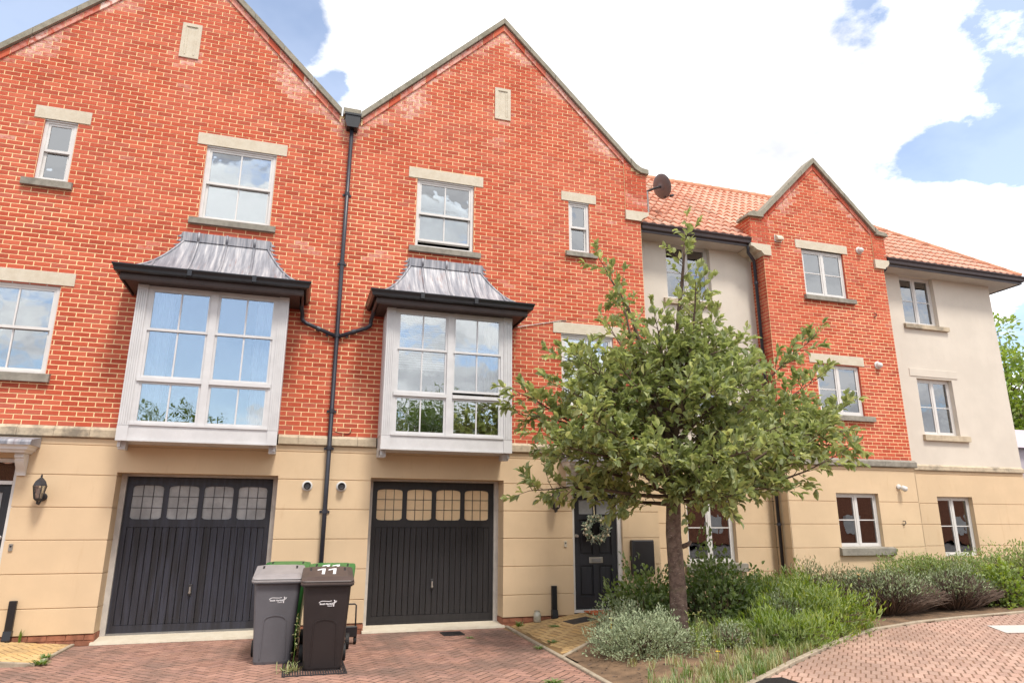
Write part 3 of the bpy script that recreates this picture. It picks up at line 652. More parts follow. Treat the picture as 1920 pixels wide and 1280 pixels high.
# ------------------------------------------------------------------ front door with fanlight, frame and lead-topped hood
def front_door(root, x0, x1, wide):
    y = .05
    f = MB(); f.box(x0, x0+.05, y, y+.09, .2, 2.50); f.box(x1-.075, x1, y, y+.09, .2, 2.50); f.box(x0+.05, x1-.075, y, y+.09, 2.45, 2.50); f.box(x0+.05, x1-.075, y-.005, y+.09, 2.14, 2.19); f.box(x0, x1, y-.05, y+.09, .175, .215)
    fr = f.build('door_frame', MT['white'], root)
    pane(fr, x0+.05, x1-.075, y+.045, 2.19, 2.45)
    a, b = x0+.053, x1-.078; z0, z1 = .222, 2.137; yd = y+.04; W = b-a; mx = (a+b)/2
    d = MB(); st = .105
    d.box(a, a+st, yd, yd+.045, z0, z1); d.box(b-st, b, yd, yd+.045, z0, z1)
    zs = [(z0, .42), (.93, 1.10), (1.70, 1.79), (2.03, z1)]
    for p, q in zs: d.box(a+st, b-st, yd+.0005, yd+.0445, p, q)
    d.box(mx-.05, mx+.05, yd+.001, yd+.044, .42, .93); d.box(mx-.05, mx+.05, yd+.001, yd+.044, 1.10, 1.70); d.box(mx-.03, mx+.03, yd+.001, yd+.044, 1.79, 2.03)
    dr = d.build('front_door', MT['doorblack'], root)
    for p, q in ((.42, .93), (1.10, 1.70)):
        for u, v in ((a+st, mx-.05), (mx+.05, b-st)):
            k = MB(); k.box(u, v, yd+.022, yd+.03, p, q); k.rbox(u+.03, v-.03, yd+.010, yd+.024, p+.03, q-.03, .009); k.build('panel', MT['doorblack'], dr)
    for u, v in ((a+st, mx-.03), (mx+.03, b-st)): MB().box(u, v, yd+.02, yd+.026, 1.79, 2.03).build('pane', MT['frost'], dr)
    k = MB(); k.rbox(mx-.13, mx+.13, yd-.008, yd+.002, .965, 1.065, .004); lp = k.build('letter_plate', MT['metal'], dr)
    MB().rbox(mx-.09, mx+.09, yd-.014, yd-.007, .985, 1.04, .004).build('letter_flap', MT['chrome'], dr)
    k = MB(); k.lathe([(.028, 0), (.028, .006), (.012, .012), (.012, .04), (.026, .05), (.022, .066)], (a+.045, yd, 1.42), (0, -1, 0), 14); k.build('door_knob', MT['metal'], dr)
    room(root, x0-.1, x1+.3, y+.095, 2.0, .15, 2.52, MT['roomdark'])
    # hood
    c = (x0+x1)/2; hw = .70
    h = MB(); h.prism([(-.002, 2.80), (-.002, 2.66), (-.40, 2.66), (-.40, 2.70), (-.37, 2.735)], c-hw, c+hw, 'x')
    hd = h.build('door_hood', MT['lead'], root)
    k = MB(); k.sweep([(c-hw+.03, -.002), (c-hw+.03, -.37), (c+hw-.03, -.37), (c+hw-.03, -.002)], [(-.14, 2.56), (-.06, 2.56), (-.045, 2.585), (-.02, 2.60), (-.01, 2.635), (.012, 2.66), (-.14, 2.66)])
    k.box(c-hw+.1, c+hw-.1, -.30, -.002, 2.575, 2.62)
    k.build('cornice', MT['white'], hd)
    for s in (-1, 1):
        pr = [(-.002, 2.56), (-.002, 2.26), (-.035, 2.26), (-.04, 2.29)]
        for i in range(9):
            t = i/8; pr.append((-.05-.14*math.sin(t*1.45)**1.2, 2.31+.18*t))
        pr += [(-.22, 2.50), (-.22, 2.56)]
        xx = c+s*(hw-.17)
        MB().prism(pr, xx-.055, xx+.055, 'x').build('scroll_bracket', MT['white'], hd)

# ------------------------------------------------------------------ terraced houses
GROOVES = [.14, .485, .935, 1.385, 1.832, 2.287, 2.715, 2.82]
def house(cfg):
    global XF
    XF = cfg['xf']
    root = thing('terraced_house', cfg['label'], 'house', (3.35, 0, 0), 'pair of gabled brick town houses')
    AX, AZ = 3.35, 11.50
    X0, X1 = .448, 6.27
    ops = [w['op'] for w in cfg['windows']]+[(1.245, 3.33, 2.985, 5.20)]
    top = lambda x: min(AZ-abs(x-AX), 99)
    outer = [(X0, 2.976), (X1, 2.976), (X1, AZ-(X1-AX)), (AX, AZ), (.65, 8.80), (X0, 8.80)]
    mb = MB(); mortar_sheet(mb, outer, ops, .0042)
    wall = mb.build('mortar_wall', MT['mortar'], root, recalc=False); reveals(root, ops[:-1], .001)
    clips = [(lambda cx, cz: cx > AX-.3, (1, 1, AX+AZ)), (lambda cx, cz: .62 < cx < AX+.3, (-1, 1, AZ-AX)), (lambda cx, cz: cx <= .62, (0, 1, 8.80))]
    PX = cfg['panel']
    def pale_bias(x, z):
        d = AZ-abs(x-AX)-z
        e = .62*max(0, 1-d/.85)
        e += .5*max(0, 1-abs(x-(PX[0]+PX[1])/2)/.55)*max(0, 1-abs(z-PX[2]+.1)/.7)
        for w in cfg['windows']:
            o = w['op']
            for xe in (o[0]-.12, o[1]+.12): e += .42*max(0, 1-abs(x-xe)/.28)*max(0, 1-abs(z-o[3]+.05)/.3)
        e += .30*max(0, 1-abs(x-.75)/.5)*max(0, 1-abs(z-8.0)/1.0)
        e += .26*max(0, 1-abs(x-3.65)/.3)*max(0, 1-abs(z-4.7)/.6)+.2*max(0, 1-abs(x-.95)/.3)*max(0, 1-abs(z-4.7)/.6)
        return e-.05+.12*max(0, (z-8)/3)  # efflorescence, plus haze painted into the colour: bricks pale towards the gable top
    bw = brick_wall(root, wall, X0, X1, 2.976, 11.5, ops, clips, 0., npick=300, pale_bias=pale_bias, vis=cfg['vis'])
    # raking band of bricks below the coping, slightly proud
    for s in (-1, 1):
        L = 2.72 if s < 0 else 2.75; t = 0.
        while t < L-.05:
            u = min(t+.225, L)
            pts = [(AX+s*(t+.005), AZ-t-.005-.0), (AX+s*(u-.005), AZ-u+.005), (AX+s*(u-.005), AZ-u+.005-.135), (AX+s*(t+.005), AZ-t-.005-.135)]
            bw.prism(pts, -.026, .02, 'y', random.random()+.001, max(0, random.gauss(.35, .3)), back=False); t = u
        mo = MB(); mo.prism([(AX, AZ-.002), (AX+s*L, AZ-L-.002), (AX+s*L, AZ-L-.13), (AX, AZ-.13)], -.019, .006); mo.build('verge_mortar', MT['mortar'], root)
    if cfg['kneeler']:
        bw2 = brick_wall(root, wall, 5.93, 6.43, 7.745, 8.95, [], [(lambda cx, cz: cx < 6.12, (1, 1, AX+AZ)), (lambda cx, cz: cx >= 6.12, (0, 1, 8.60))], -.028, xg=5.87, pale_bias=lambda x, z: .18)
        n = len(bw.v); bw.v += bw2.v; bw.f += [tuple(i+n for i in f) for f in bw2.f]; bw.r += bw2.r; bw.e += bw2.e
        k = MB(); k.prism([(5.932, 7.745), (6.428, 7.745), (6.428, 8.58), (6.1, 8.72), (5.932, 8.9)], -.02, .3); k.build('kneeler_core', MT['mortar'], root)
        k = MB(); k.prism([(5.925, 7.54), (6.262, 7.54), (6.285, 7.58), (6.33, 7.62), (6.40, 7.65), (6.44, 7.69), (6.44, 7.745), (5.925, 7.745)], -.045, .3); k.build('kneeler_stone', MT['lintel'], root)
    bw.build('brickwork', MT['brick'], root, kind='stuff', recalc=False)
    # coping stones
    def cop(x0, x1, f, y0=-.075, th=.125):
        MB().prism([(x0+.003, f(x0+.003)), (x1-.003, f(x1-.003)), (x1-.003, f(x1-.003)-th), (x0+.003, f(x0+.003)-th)], y0, .30).build('coping_stone', MT['coping'], root)
    ct = lambda x: 11.64-abs(x-AX)
    xs = [.62+i*(AX-.62)/5 for i in range(6)]
    for i in range(5): cop(xs[i], xs[i+1], ct)
    xe = 6.08 if cfg['kneeler'] else 6.12
    xs = [AX+i*(xe-AX)/5 for i in range(6)]
    for i in range(5): cop(xs[i], xs[i+1], ct)
    if cfg['kneeler']:
        MB().prism([(6.083, 8.905), (6.2, 8.79), (6.32, 8.72), (6.47, 8.70), (6.47, 8.60), (6.30, 8.61), (6.17, 8.67), (6.083, 8.77)], -.085, .30).build('coping_stone', MT['coping'], root)
        MB().box(.30, .617, -.085, .30, 8.80, 8.935).build('valley_stone', MT['coping'], root)
    # string course
    xs = [.448, 1.19] if True else []
    n = 0; x = .448
    while x < 6.30:
        u = min(x+.46, 6.30)
        if not (x > 1.2 and u < 3.36):
            if u > 1.2 and x < 1.2: u = 1.21
            if x < 3.36 and u > 3.36: x = 3.365
            MB().prism([(0.02, 2.82), (-.035, 2.82), (-.05, 2.832), (-.05, 2.935), (0.005, 2.985), (.02, 2.985)], x+.002, u-.002, 'x').build('string_stone', MT['string'], root)
        x = u if not (u == 1.21) else 3.365
    # ground-floor render, plinth
    gops = [(1.16, 3.40, 0, 2.338), (4.655, 5.605, 0, 2.505)]
    panels(root, 'render_panel', MT['render'], .448, 6.335, GROOVES, gops, 0., .34)
    for a, b in ((.452, 1.148), (3.412, 4.643), (5.617, 6.33)):
        MB().box(a, b, .012, .33, .16, 2.815).build('ground_floor_wall', MT['render'], root)
        MB().box(max(a-.02, .45), b+.008, .024, .345, -.12, .138).build('plinth', MT['plinth'], root)
    MB().box(1.148, 3.412, .012, .33, 2.351, 2.815).build('ground_floor_wall', MT['render'], root); MB().box(4.643, 5.617, .012, .33, 2.517, 2.815).build('ground_floor_wall', MT['render'], root)
    pb = MB()
    for a, b in ((.448, 1.165), (3.395, 4.66), (5.60, 6.32)):
        for r in range(2):
            x = a-(.11 if r else 0)
            while x < b:
                u = min(x+.225, b)
                if u-max(x, a) > .03: pb.prism([(max(x, a)+.005, -.01+r*.075), (u-.005, -.01+r*.075), (u-.005, .055+r*.075), (max(x, a)+.005, .055+r*.075)], .012, .03, 'y', random.random(), .25*random.random(), back=False)
                x = u
    pb.build('plinth_brickwork', MT['plinth'], root, kind='stuff', recalc=False)
    for w in cfg['windows']:
        o = w['op']
        sash_window(root, o[0], o[1], o[2], o[3], .0, w['cols'], w['in'], w.get('gap', 0.))
        lintel(root, *w['lint']); sill(root, *w['sill'])
    a, b, c, d = PX
    k = MB(); t = .06
    k.box(a, a+t, -.02, .03, c, d); k.box(b-t, b, -.02, .03, c, d); k.box(a+t, b-t, -.02, .03, d-t, d); k.box(a+t, b-t, -.02, .03, c, c+t*.8)
    bp = k.build('blind_slit_window', MT['lintel'], root)
    k = MB(); k.prism([(a+t, c+t*.8), (a+t+.035, c+t*.8+.03), (a+t+.035, d-t-.05), (a+t, d-t)], -.012, .0); k.prism([(b-t, c+t*.8), (b-t-.035, c+t*.8+.03), (b-t-.035, d-t-.05), (b-t, d-t)], -.012, .0); k.box(a+t, b-t, -.003, .0, c+.04, d-.04); k.build('slit_panel', MT['lintel'], bp)
    bay(root, 2.2875, inside=cfg['bay'])
    garage(root, 1.16, 3.40, cfg['boards'], cfg['gglass'])
    front_door(root, 4.655, 5.605, True)
    # body and roof behind the parapet
    r = MB(); r.prism([(X0+.01, .0), (X1-.01, 0), (X1-.01, 8.4), (AX, 11.3), (X0+.01, 8.4)], 2.62, 9.0); r.build('rear_walls', MT['mortar'], root)
    MB().box(X1-.30, X1-.005, .3, 2.63, 0, 8.4).build('side_wall', MT['brick'], root); MB().box(X0+.005, X0+.12, .36, 2.63, 0, 8.4).build('party_wall', MT['mortar'], root)
    for s in (-1, 1):
        e = 2.85
        r = MB(); r.prism([(AX, 11.34), (AX+s*e, 11.34-e), (AX+s*e, 11.26-e), (AX, 11.26)], .28, 9.1); r.build('roof_slope', MT['ridge'], root)
    XF = ID
    return root
def vis_right(x, y): return not (940 < x < 1500 and y > 560)
house(dict(xf=ID, label='brick town house with front door wreath, open upper sash and plain black garage', kneeler=True, vis=vis_right, panel=(3.175, 3.497, 9.31, 10.01), boards='plankblack', gglass='blindglass', bay='dog',
    windows=[dict(op=(1.71, 2.785, 6.44, 7.78), cols=2, lint=(1.545, 2.96, 7.78, 7.99), sill=(1.60, 2.92, 6.32, 6.444), gap=.11, **{'in': 'blind'}),
             dict(op=(4.70, 5.135, 6.71, 7.77), cols=1, lint=(4.55, 5.29, 7.77, 7.965), sill=(4.615, 5.265, 6.60, 6.714), **{'in': 'blind'}),
             dict(op=(4.50, 5.56, 3.70, 5.05), cols=2, lint=(4.34, 5.72, 5.05, 5.262), sill=(4.42, 5.64, 3.57, 3.704), **{'in': 'blind'})]))
house(dict(xf=MIR, label='brick town house at the left edge with faded boarded garage and wall lantern', kneeler=False, vis=None, panel=(3.10, 3.41, 9.415, 10.105), boards='plankblue', gglass='frost', bay='curtains',
    windows=[dict(op=(1.656, 2.776, 6.475, 7.815), cols=2, lint=(1.492, 2.932, 7.815, 8.03), sill=(1.56, 2.905, 6.354, 6.479), **{'in': 'blind'}),
             dict(op=(4.708, 5.172, 6.80, 7.855), cols=1, lint=(4.535, 5.325, 7.855, 8.075), sill=(4.625, 5.315, 6.668, 6.804), **{'in': 'net'}),
             dict(op=(4.536, 5.606, 3.735, 5.10), cols=2, lint=(4.361, 5.78, 5.10, 5.305), sill=(4.462, 5.68, 3.60, 3.739), **{'in': 'dark'})]))

# ------------------------------------------------------------------ apartment building on the right
def gutter_prof(z): return [(-.02, z), (-.02, z-.10), (.02, z-.115), (.06, z-.10), (.07, z-.05), (.10, z-.005), (.10, z+.01), (.085, z+.01), (.055, z-.07), (0, z-.08)]
def apartments():
    global side_sgn
    YR = .45
    root = thing('apartment_building', 'cream rendered flats with clay pantile roof and projecting red brick gable', 'building', (11, 0, 0))
    # --- projecting brick gable
    gx0, gx1 = 9.17, 12.40; AX, AZ = 10.72, 9.585
    ops = [(10.166, 11.279, 6.40, 7.46), (10.205, 11.327, 3.82, 4.895)]
    mb = MB(); mortar_sheet(mb, [(gx0, 2.92), (gx1, 2.92), (gx1, AZ-(gx1-AX)), (AX, AZ), (gx0, AZ-(AX-gx0))], ops, .0042)
    wall = mb.build('mortar_wall', MT['mortar'], root, recalc=False); reveals(root, ops, .001)
    clips = [(lambda cx, cz: cx > AX-.3, (1, 1, AX+AZ)), (lambda cx, cz: cx < AX+.3, (-1, 1, AZ-AX))]
    def pale_bias(x, z):
        d = AZ-abs(x-AX)-z
        e = .6*max(0, 1-d/.6)+.25*max(0, 1-abs(x-gx1)/.25)
        for o in ops:
            for xe in (o[0]-.1, o[1]+.1): e += .4*max(0, 1-abs(x-xe)/.3)*max(0, 1-abs(z-o[3])/.3)
        return e
    bw = brick_wall(root, wall, gx0, gx1, 2.92, 9.6, ops, clips, 0., npick=300, pale_bias=pale_bias, vis=lambda x, y: y < 840 and (x > 1560 or y < 540 and x > 1470))
    def join(b2):
        n = len(bw.v); bw.v.extend(b2.v); bw.f.extend(tuple(i+n for i in f) for f in b2.f); bw.r.extend(b2.r); bw.e.extend(b2.e)
    side_sgn = 1; join(brick_wall(root, wall, 0., YR, 2.92, 8.0, [], [], side=gx0, xg=-.1, pale_bias=lambda x, z: -.05))
    side_sgn = -1; join(brick_wall(root, wall, 0., YR, 2.92, 8.0, [], [], side=gx1, xg=-.1)); side_sgn = 1
    for gx in (gx0+.0075, gx1-.0075): MB().add([(gx, .0076, 2.92), (gx, YR+.05, 2.92), (gx, YR+.05, 8.0), (gx, .0076, 8.0)], [(0, 1, 2, 3)]).build('return_mortar', MT['mortar'], root, recalc=False)
    # kneelers
    join(brick_wall(root, wall, 8.87, 9.33, 7.41, 8.3, [], [(lambda cx, cz: cx > 9.15, (-1, 1, AZ-AX)), (lambda cx, cz: cx <= 9.15, (0, 1, 8.02))], -.028, xg=8.8, pale_bias=lambda x, z: .15))
    join(brick_wall(root, wall, 12.14, 12.50, 7.43, 8.3, [], [(lambda cx, cz: cx < 12.28, (1, 1, AX+AZ)), (lambda cx, cz: cx >= 12.28, (0, 1, 8.02))], -.028, xg=12.1, pale_bias=lambda x, z: .15))
    join(brick_wall(root, wall, -.028, .6, 7.41, 8.02, [], [], side=8.87, xg=-.1, pale_bias=lambda x, z: .1))
    for a, b in ((8.876, 9.325), (12.146, 12.494)):
        MB().box(a, b, -.02, .62, 7.41, 8.03).build('kneeler_core', MT['mortar'], root)
    MB().prism([(9.335, 7.17), (9.165, 7.17), (9.14, 7.19), (9.09, 7.25), (8.98, 7.27), (8.90, 7.33), (8.84, 7.34), (8.84, 7.41), (9.335, 7.41)], -.05, .45).build('kneeler_stone', MT['lintel'], root)
    MB().prism([(12.13, 7.22), (12.40, 7.22), (12.42, 7.26), (12.48, 7.29), (12.53, 7.36), (12.53, 7.43), (12.13, 7.43)], -.05, .45).build('kneeler_stone', MT['lintel'], root)
    for s in (-1, 1):
        L = 1.52; t = 0.
        while t < L-.05:
            u = min(t+.225, L)
            bw.prism([(AX+s*(t+.005), AZ-t-.005), (AX+s*(u-.005), AZ-u+.005), (AX+s*(u-.005), AZ-u-.12), (AX+s*(t+.005), AZ-t-.13)], -.022, .02, 'y', random.random()+.001, .3*random.random(), back=False); t = u
    bw.build('brickwork', MT['brick'], root, kind='stuff', recalc=False)
    ct = lambda x: 9.725-abs(x-AX)
    for x0, x1 in [(9.20+i*(AX-9.20)/4, 9.20+(i+1)*(AX-9.20)/4) for i in range(4)]+[(AX+i*1.52/4, AX+(i+1)*1.52/4) for i in range(4)]:
        MB().prism([(x0+.003, ct(x0)), (x1-.003, ct(x1)), (x1-.003, ct(x1)-.125), (x0+.003, ct(x0)-.125)], -.08, .30).build('coping_stone', MT['coping'], root)
    MB().prism([(9.197, 8.205), (9.1, 8.14), (8.95, 8.15), (8.82, 8.09), (8.80, 8.02), (9.197, 8.03)], -.09, .34).build('coping_stone', MT['coping'], root)
    MB().prism([(12.243, 8.205), (12.33, 8.12), (12.5, 8.11), (12.56, 8.06), (12.56, 8.01), (12.243, 8.03)], -.09, .34).build('coping_stone', MT['coping'], root)
    for xs in ((9.14, 9.95), (9.95, 10.8), (10.8, 11.62), (11.62, 12.46)):
        MB().prism([(.02, 2.775), (-.045, 2.775), (-.06, 2.79), (-.06, 2.885), (0, 2.93), (.02, 2.93)], xs[0]+.002, xs[1]-.002, 'x').build('string_stone', MT['sill'], root)
    casement(root, 10.166, 11.279, 6.40, 7.46, 0., 'blind', .05); casement(root, 10.205, 11.327, 3.82, 4.895, 0., 'blind', .05)
    lintel(root, 10.02, 11.41, 7.46, 7.66); lintel(root, 10.05, 11.465, 4.895, 5.095)
    sill(root, 10.11, 11.44, 6.285, 6.404); sill(root, 10.19, 11.53, 3.70, 3.824)
    # --- ground-floor render of the gable, with its return faces
    GR = [.05, .30, .742, 1.185, 1.63, 2.07, 2.70, 2.775]
    panels(root, 'render_panel', MT['render'], 9.18, 12.43, GR, [(10.331, 11.386, 1.19, 2.235)], 0., .12)
    for q in ((9.195, 10.32, 0, 2.77), (11.397, 12.415, 0, 2.77), (10.32, 11.397, 0, 1.18), (10.32, 11.397, 2.245, 2.77)): MB().box(q[0], q[1], .012, .43, q[2], q[3]).build('ground_floor_wall', MT['render'], root)
    for za, zb in zip(GR[:-1], GR[1:]):
        MB().box(9.17, 9.19, 0., .44, za+.005, zb-.005).build('return_panel', MT['render'], root); MB().box(12.42, 12.44, 0., .44, za+.005, zb-.005).build('return_panel', MT['render'], root)
    casement(root, 10.331, 11.386, 1.19, 2.235, 0., 'red', .08); sill(root, 10.27, 11.60, 1.04, 1.194)
    # --- recessed cream wall
    for x0, x1, ops_u, ops_g in ((6.27, 9.17, [(7.06, 8.13, 6.14, 7.40), (7.10, 8.15, 3.58, 4.87)], [(7.19, 8.26, .905, 2.21)]), (12.40, 16.13, [(13.30, 14.33, 6.16, 7.37), (13.375, 14.42, 3.575, 4.865)], [(13.44, 14.45, .97, 2.22)])):
        panels(root, 'cream_wall', MT['cream'], x0+.001, x1, [2.90, 7.50], ops_u, YR, YR+.2, 0.)
        panels(root, 'render_panel', MT['render'], x0+.001, x1, GR, ops_g, YR, YR+.2)
        g = ops_g[0]
        for q in ((x0+.01, g[0]-.01, 0, 2.79), (g[1]+.01, x1-.01, 0, 2.79), (g[0]-.01, g[1]+.01, 0, g[2]-.01), (g[0]-.01, g[1]+.01, g[3]+.01, 2.79)): MB().box(q[0], q[1], YR+.012, YR+.19, q[2], q[3]).build('ground_floor_wall', MT['render'], root)
        n = max(3, int((x1-x0)/.6)); w = (x1-x0)/n
        for i in range(n):
            MB().prism([(YR+.02, 2.775), (YR-.035, 2.775), (YR-.045, 2.79), (YR-.045, 2.87), (YR, 2.905), (YR+.02, 2.905)], x0+i*w+.002, x0+(i+1)*w-.002, 'x').build('string_stone', MT['string'], root)
    for o, ins in (((7.06, 8.13, 6.14, 7.40), 'blind'), ((7.10, 8.15, 3.58, 4.87), 'blind'), ((7.19, 8.26, .905, 2.21), 'half'), ((13.30, 14.33, 6.16, 7.37), 'blind'), ((13.375, 14.42, 3.575, 4.865), 'dark'), ((13.44, 14.45, .97, 2.22), 'dark')):
        casement(root, *o, YR, ins, .10)
    for s_ in ((6.96, 8.27, 6.02, 6.144), (7.0, 8.28, 3.46, 3.584), (7.09, 8.43, .75, .909), (13.24, 14.55, 6.045, 6.164), (13.31, 14.64, 3.44, 3.579)): 
        MB().prism([(YR-.07, s_[2]), (YR+.14, s_[2]), (YR+.14, s_[3]+.01), (YR+.02, s_[3]), (YR-.07, s_[3]-.02)], s_[0], s_[1], 'x').build('sill', MT['string'] if s_[2] > 1 else MT['sill'], root)
    MB().rbox(13.19, 14.60, YR-.014, YR+.05, 4.905, 5.085, .004).build('rendered_lintel', MT['cream'], root)
    MB().rbox(6.95, 8.30, YR-.014, YR+.05, 4.905, 5.085, .004).build('rendered_lintel', MT['cream'], root)
    # right-hand end wall, rear
    b = MB(); b.box(15.9, 16.129, YR+.2, 7.0, 0, 7.45); b.box(6.3, 16.1, 6.8, 7.0, 0, 7.45); b.build('end_wall', MT['cream'], root)
    w = MB(); w.box(16.13, 16.42, 1.15, 1.19, 6.25, 6.72); w.build('open_casement', MT['white'], root)
    # --- eaves
    ye, ze = .04, 7.50; xe = 16.72; dark = MT['apgutter']
    MB().box(6.29, 8.868, ye+.04, YR-.001, 7.36, 7.385).build('soffit', MT['apsoffit'], root); MB().box(12.51, xe-.04, ye+.04, YR-.001, 7.36, 7.385).build('soffit', MT['apsoffit'], root); MB().box(16.132, xe-.04, YR-.001, 7.0, 7.361, 7.386).build('soffit', MT['apsoffit'], root)
    fp = [(0, 7.345), (.025, 7.345), (.025, 7.49), (0, 7.49)]
    MB().sweep([(6.29, ye+.02), (8.865, ye+.02)], fp).build('fascia', dark, root); MB().sweep([(12.51, ye+.02), (xe-.02, ye+.02), (xe-.02, 7.0)], fp).build('fascia', dark, root)
    MB().sweep([(6.29, ye), (8.865, ye)], gutter_prof(ze+.01)).build('gutter', dark, root); MB().sweep([(12.51, ye), (xe, ye), (xe, 7.0)], gutter_prof(ze+.01)).build('gutter', dark, root)
    # --- pantile roof
    sl = math.atan2(10.62-7.53, 3.45-.02); cs, sn = math.cos(sl), math.sin(sl); LEN = 3.43/cs
    TW, TL = .205, .335
    tm = MB(); S = 8; P = []; th = .016
    wv = lambda u: .027*math.sin(2*math.pi*(u-.06))+.006*math.sin(4*math.pi*u)
    for v, lift in ((0, .046), (1, .0)):
        for i in range(S+1):
            u = i/S; P.append((u*TW*1.02, v*(TL+.05)-.0, wv(u)+lift))
    for i in range(S+1): u = i/S; P.append((u*TW*1.02, 0, wv(u)*.6+.046-th-.018))
    tm.add(P, [(i, i+1, S+2+i, S+1+i) for i in range(S)]+[(i, 2*S+2+i, 2*S+3+i, i+1) for i in range(S)])
    tme = tm.mesh('roof_tile', False); tme.materials.append(MT['tile'])
    tme.polygons.foreach_set('use_smooth', [True]*S+[False]*S)
    roof = MB(); roof.add([(6.28, .03, 7.505), (xe, .03, 7.505), (xe-3.42, 3.45, 10.59), (6.28, 3.45, 10.59)], [(0, 1, 2, 3)])
    roof.add([(6.28, 3.45, 10.59), (xe-3.42, 3.45, 10.59), (xe, 6.87, 7.505), (6.28, 6.87, 7.505)], [(0, 1, 2, 3)]); roof.add([(xe, .03, 7.505), (xe, 6.87, 7.505), (xe-3.42, 3.45, 10.59)], [(0, 1, 2)])
    rf = roof.build('roof', MT['ridge'], root, recalc=False)
    M = Matrix(((1, 0, 0, 0), (0, cs, -sn, 0), (0, sn, cs, 0), (0, 0, 0, 1)))
    rot = M.to_quaternion(); cand = []
    rows = int(LEN/TL)+1; cols = int((xe-6.28)/TW)+1
    for r in range(rows):
        for c in range(cols):
            x = 6.285+c*TW; v = r*TL-.03; y = .02+v*cs; z = 7.525+v*sn+.006
            if x+TW > xe-(y-.02)-.02 or v+TL*.6 > LEN: continue
            if 8.9 < x+TW/2 < 12.5 and y < min(AZ, 9.55-abs(x+TW/2-AX))-8.0+.3: continue
            p = to_px((x+TW/2, y, z)); cand.append((p[2]+(100 if not (0 < p[0] < 1920) or (8.9 < x < 12.45) else 0), x, y, z))
    cand.sort(); rest = MB()
    for i, (d, x, y, z) in enumerate(cand):
        jx = random.uniform(-.004, .004)
        if i < 300: place('roof_tile', tme, (x+jx, y, z), rf, rot=rot)
        else:
            rr = random.random()+.001
            rest.add([tuple(Vector((x+jx, y, z))+(M.to_3x3() @ q.co)) for q in tme.vertices], [tuple(pl.vertices) for pl in tme.polygons], rr)
    o = rest.build('roof_tiling', MT['tile'], rf, kind='stuff', recalc=False)
    n = 24; x0 = 6.28; w = (xe-3.42-x0)/n
    for i in range(n):
        k = MB(); k.tube([(x0+i*w, 3.45, 10.62), (x0+(i+1)*w+.015, 3.45, 10.632)], [.105, .11], 10); k.build('ridge_tile', MT['ridge'], rf, smooth=True)
    n = 16
    for i in range(n):
        a = Vector((xe, .03, 7.53)); b = Vector((xe-3.42, 3.45, 10.63)); p, q = a.lerp(b, i/n), a.lerp(b, (i+1)/n)
        k = MB(); k.tube([p, q+Vector((0, 0, .01))], [.10, .09], 8); k.build('hip_tile', MT['ridge'], rf, smooth=True)
    # gable cross roof behind the parapet
    for s in (-1, 1):
        MB().prism([(AX, 9.42), (AX+s*1.6, 7.82), (AX+s*1.6, 7.76), (AX, 9.36)], .29, 2.4).build('gable_roof_slope', MT['ridge'], root)
    # --- rainwater pipe in the corner
    k = MB(); k.tube([(8.84, .06, 7.42), (8.84, .06, 7.30), (8.86, .10, 7.24), (9.08, .22, 7.12), (9.11, .25, 7.06), (9.11, .25, .3)], .034, 10)
    dp = k.build('drainpipe', MT['pipe'], root, smooth=True)
    for z in (6.6, 4.9, 3.2, 1.6): MB().lathe([(.034, 0), (.043, 0), (.043, .05), (.034, .05)], (9.11, .25, z), n=12).build('pipe_collar', MT['pipe'], dp)
    k = MB(); k.tube([(12.56, .06, 7.42), (12.55, .10, 7.28), (12.50, .2, 7.18), (12.48, .26, 7.1), (12.48, .26, .3)], .034, 10); k.build('drainpipe', MT['pipe'], root, smooth=True)
    return root
apartments()

# small fittings on the flats
def cowl(x, z, label):
    t = thing('vent_cowl', label, 'vent', (x, 0, z), 'vent cowls on the brick gable')
    MB().prism([(0, z-.05), (0, z+.07), (-.05, z+.07), (-.11, z-.01), (-.11, z-.05)], x-.075, x+.075, 'x').build('hood', MT['lintel'], t)
    MB().rbox(x-.09, x+.09, -.012, -.001, z-.07, z+.09, .004).build('back_plate', MT['white'], t)
cowl(9.575, 7.60, 'cream hooded vent left of the top gable window'); cowl(9.64, 4.985, 'cream hooded vent left of the middle gable window')
def dome(x, z, label):
    t = thing('round_vent', label, 'vent', (x, 0, z), 'round vents on the brick gable')
    MB().lathe([(.085, 0), (.085, .02), (.07, .03)], (x, -.001, z), (0, -1, 0), 18).build('rim', MT['white'], t)
    MB().lathe([(.065, 0), (.063, .05), (.045, .085), (.015, .1)], (x, -.02, z), (0, -1, -.25), 16).build('dome', MT['white'], t, smooth=True)
dome(11.75, 7.60, 'round white vent right of the top gable window'); dome(11.83, 4.95, 'round white vent right of the middle gable window')
t = thing('security_light', 'white security light on the yellow wall right of the red-blind window', 'light', (11.93, 0, 2.36))
MB().lathe([(.05, 0), (.05, .03), (.02, .04)], (11.93, -.001, 2.38), (0, -1, 0), 14).build('base', MT['white'], t)
MB().lathe([(.03, 0), (.055, .03), (.055, .11), (.03, .13)], (11.95, -.05, 2.37), (.3, -1, -.5), 14).build('lamp_head', MT['white'], t, smooth=True)
t = thing('hanging_lantern', 'black lantern above the ground-floor window behind the young tree', 'lantern', (7.66, .45, 2.2))
k = MB(); k.box(7.63, 7.69, .40, .45, 2.30, 2.50); k.tube([(7.66, .41, 2.42), (7.66, .30, 2.47), (7.66, .24, 2.42)], .012, 6); k.build('bracket', MT['iron'], t)
k = MB(); k.lathe([(.0, .16), (.06, .10), (.065, .09)], (7.66, .24, 2.28), n=6); k.lathe([(.04, 0), (.03, -.03), (.0, -.05)], (7.66, .24, 2.15), n=6); k.build('lantern_cap', MT['iron'], t)
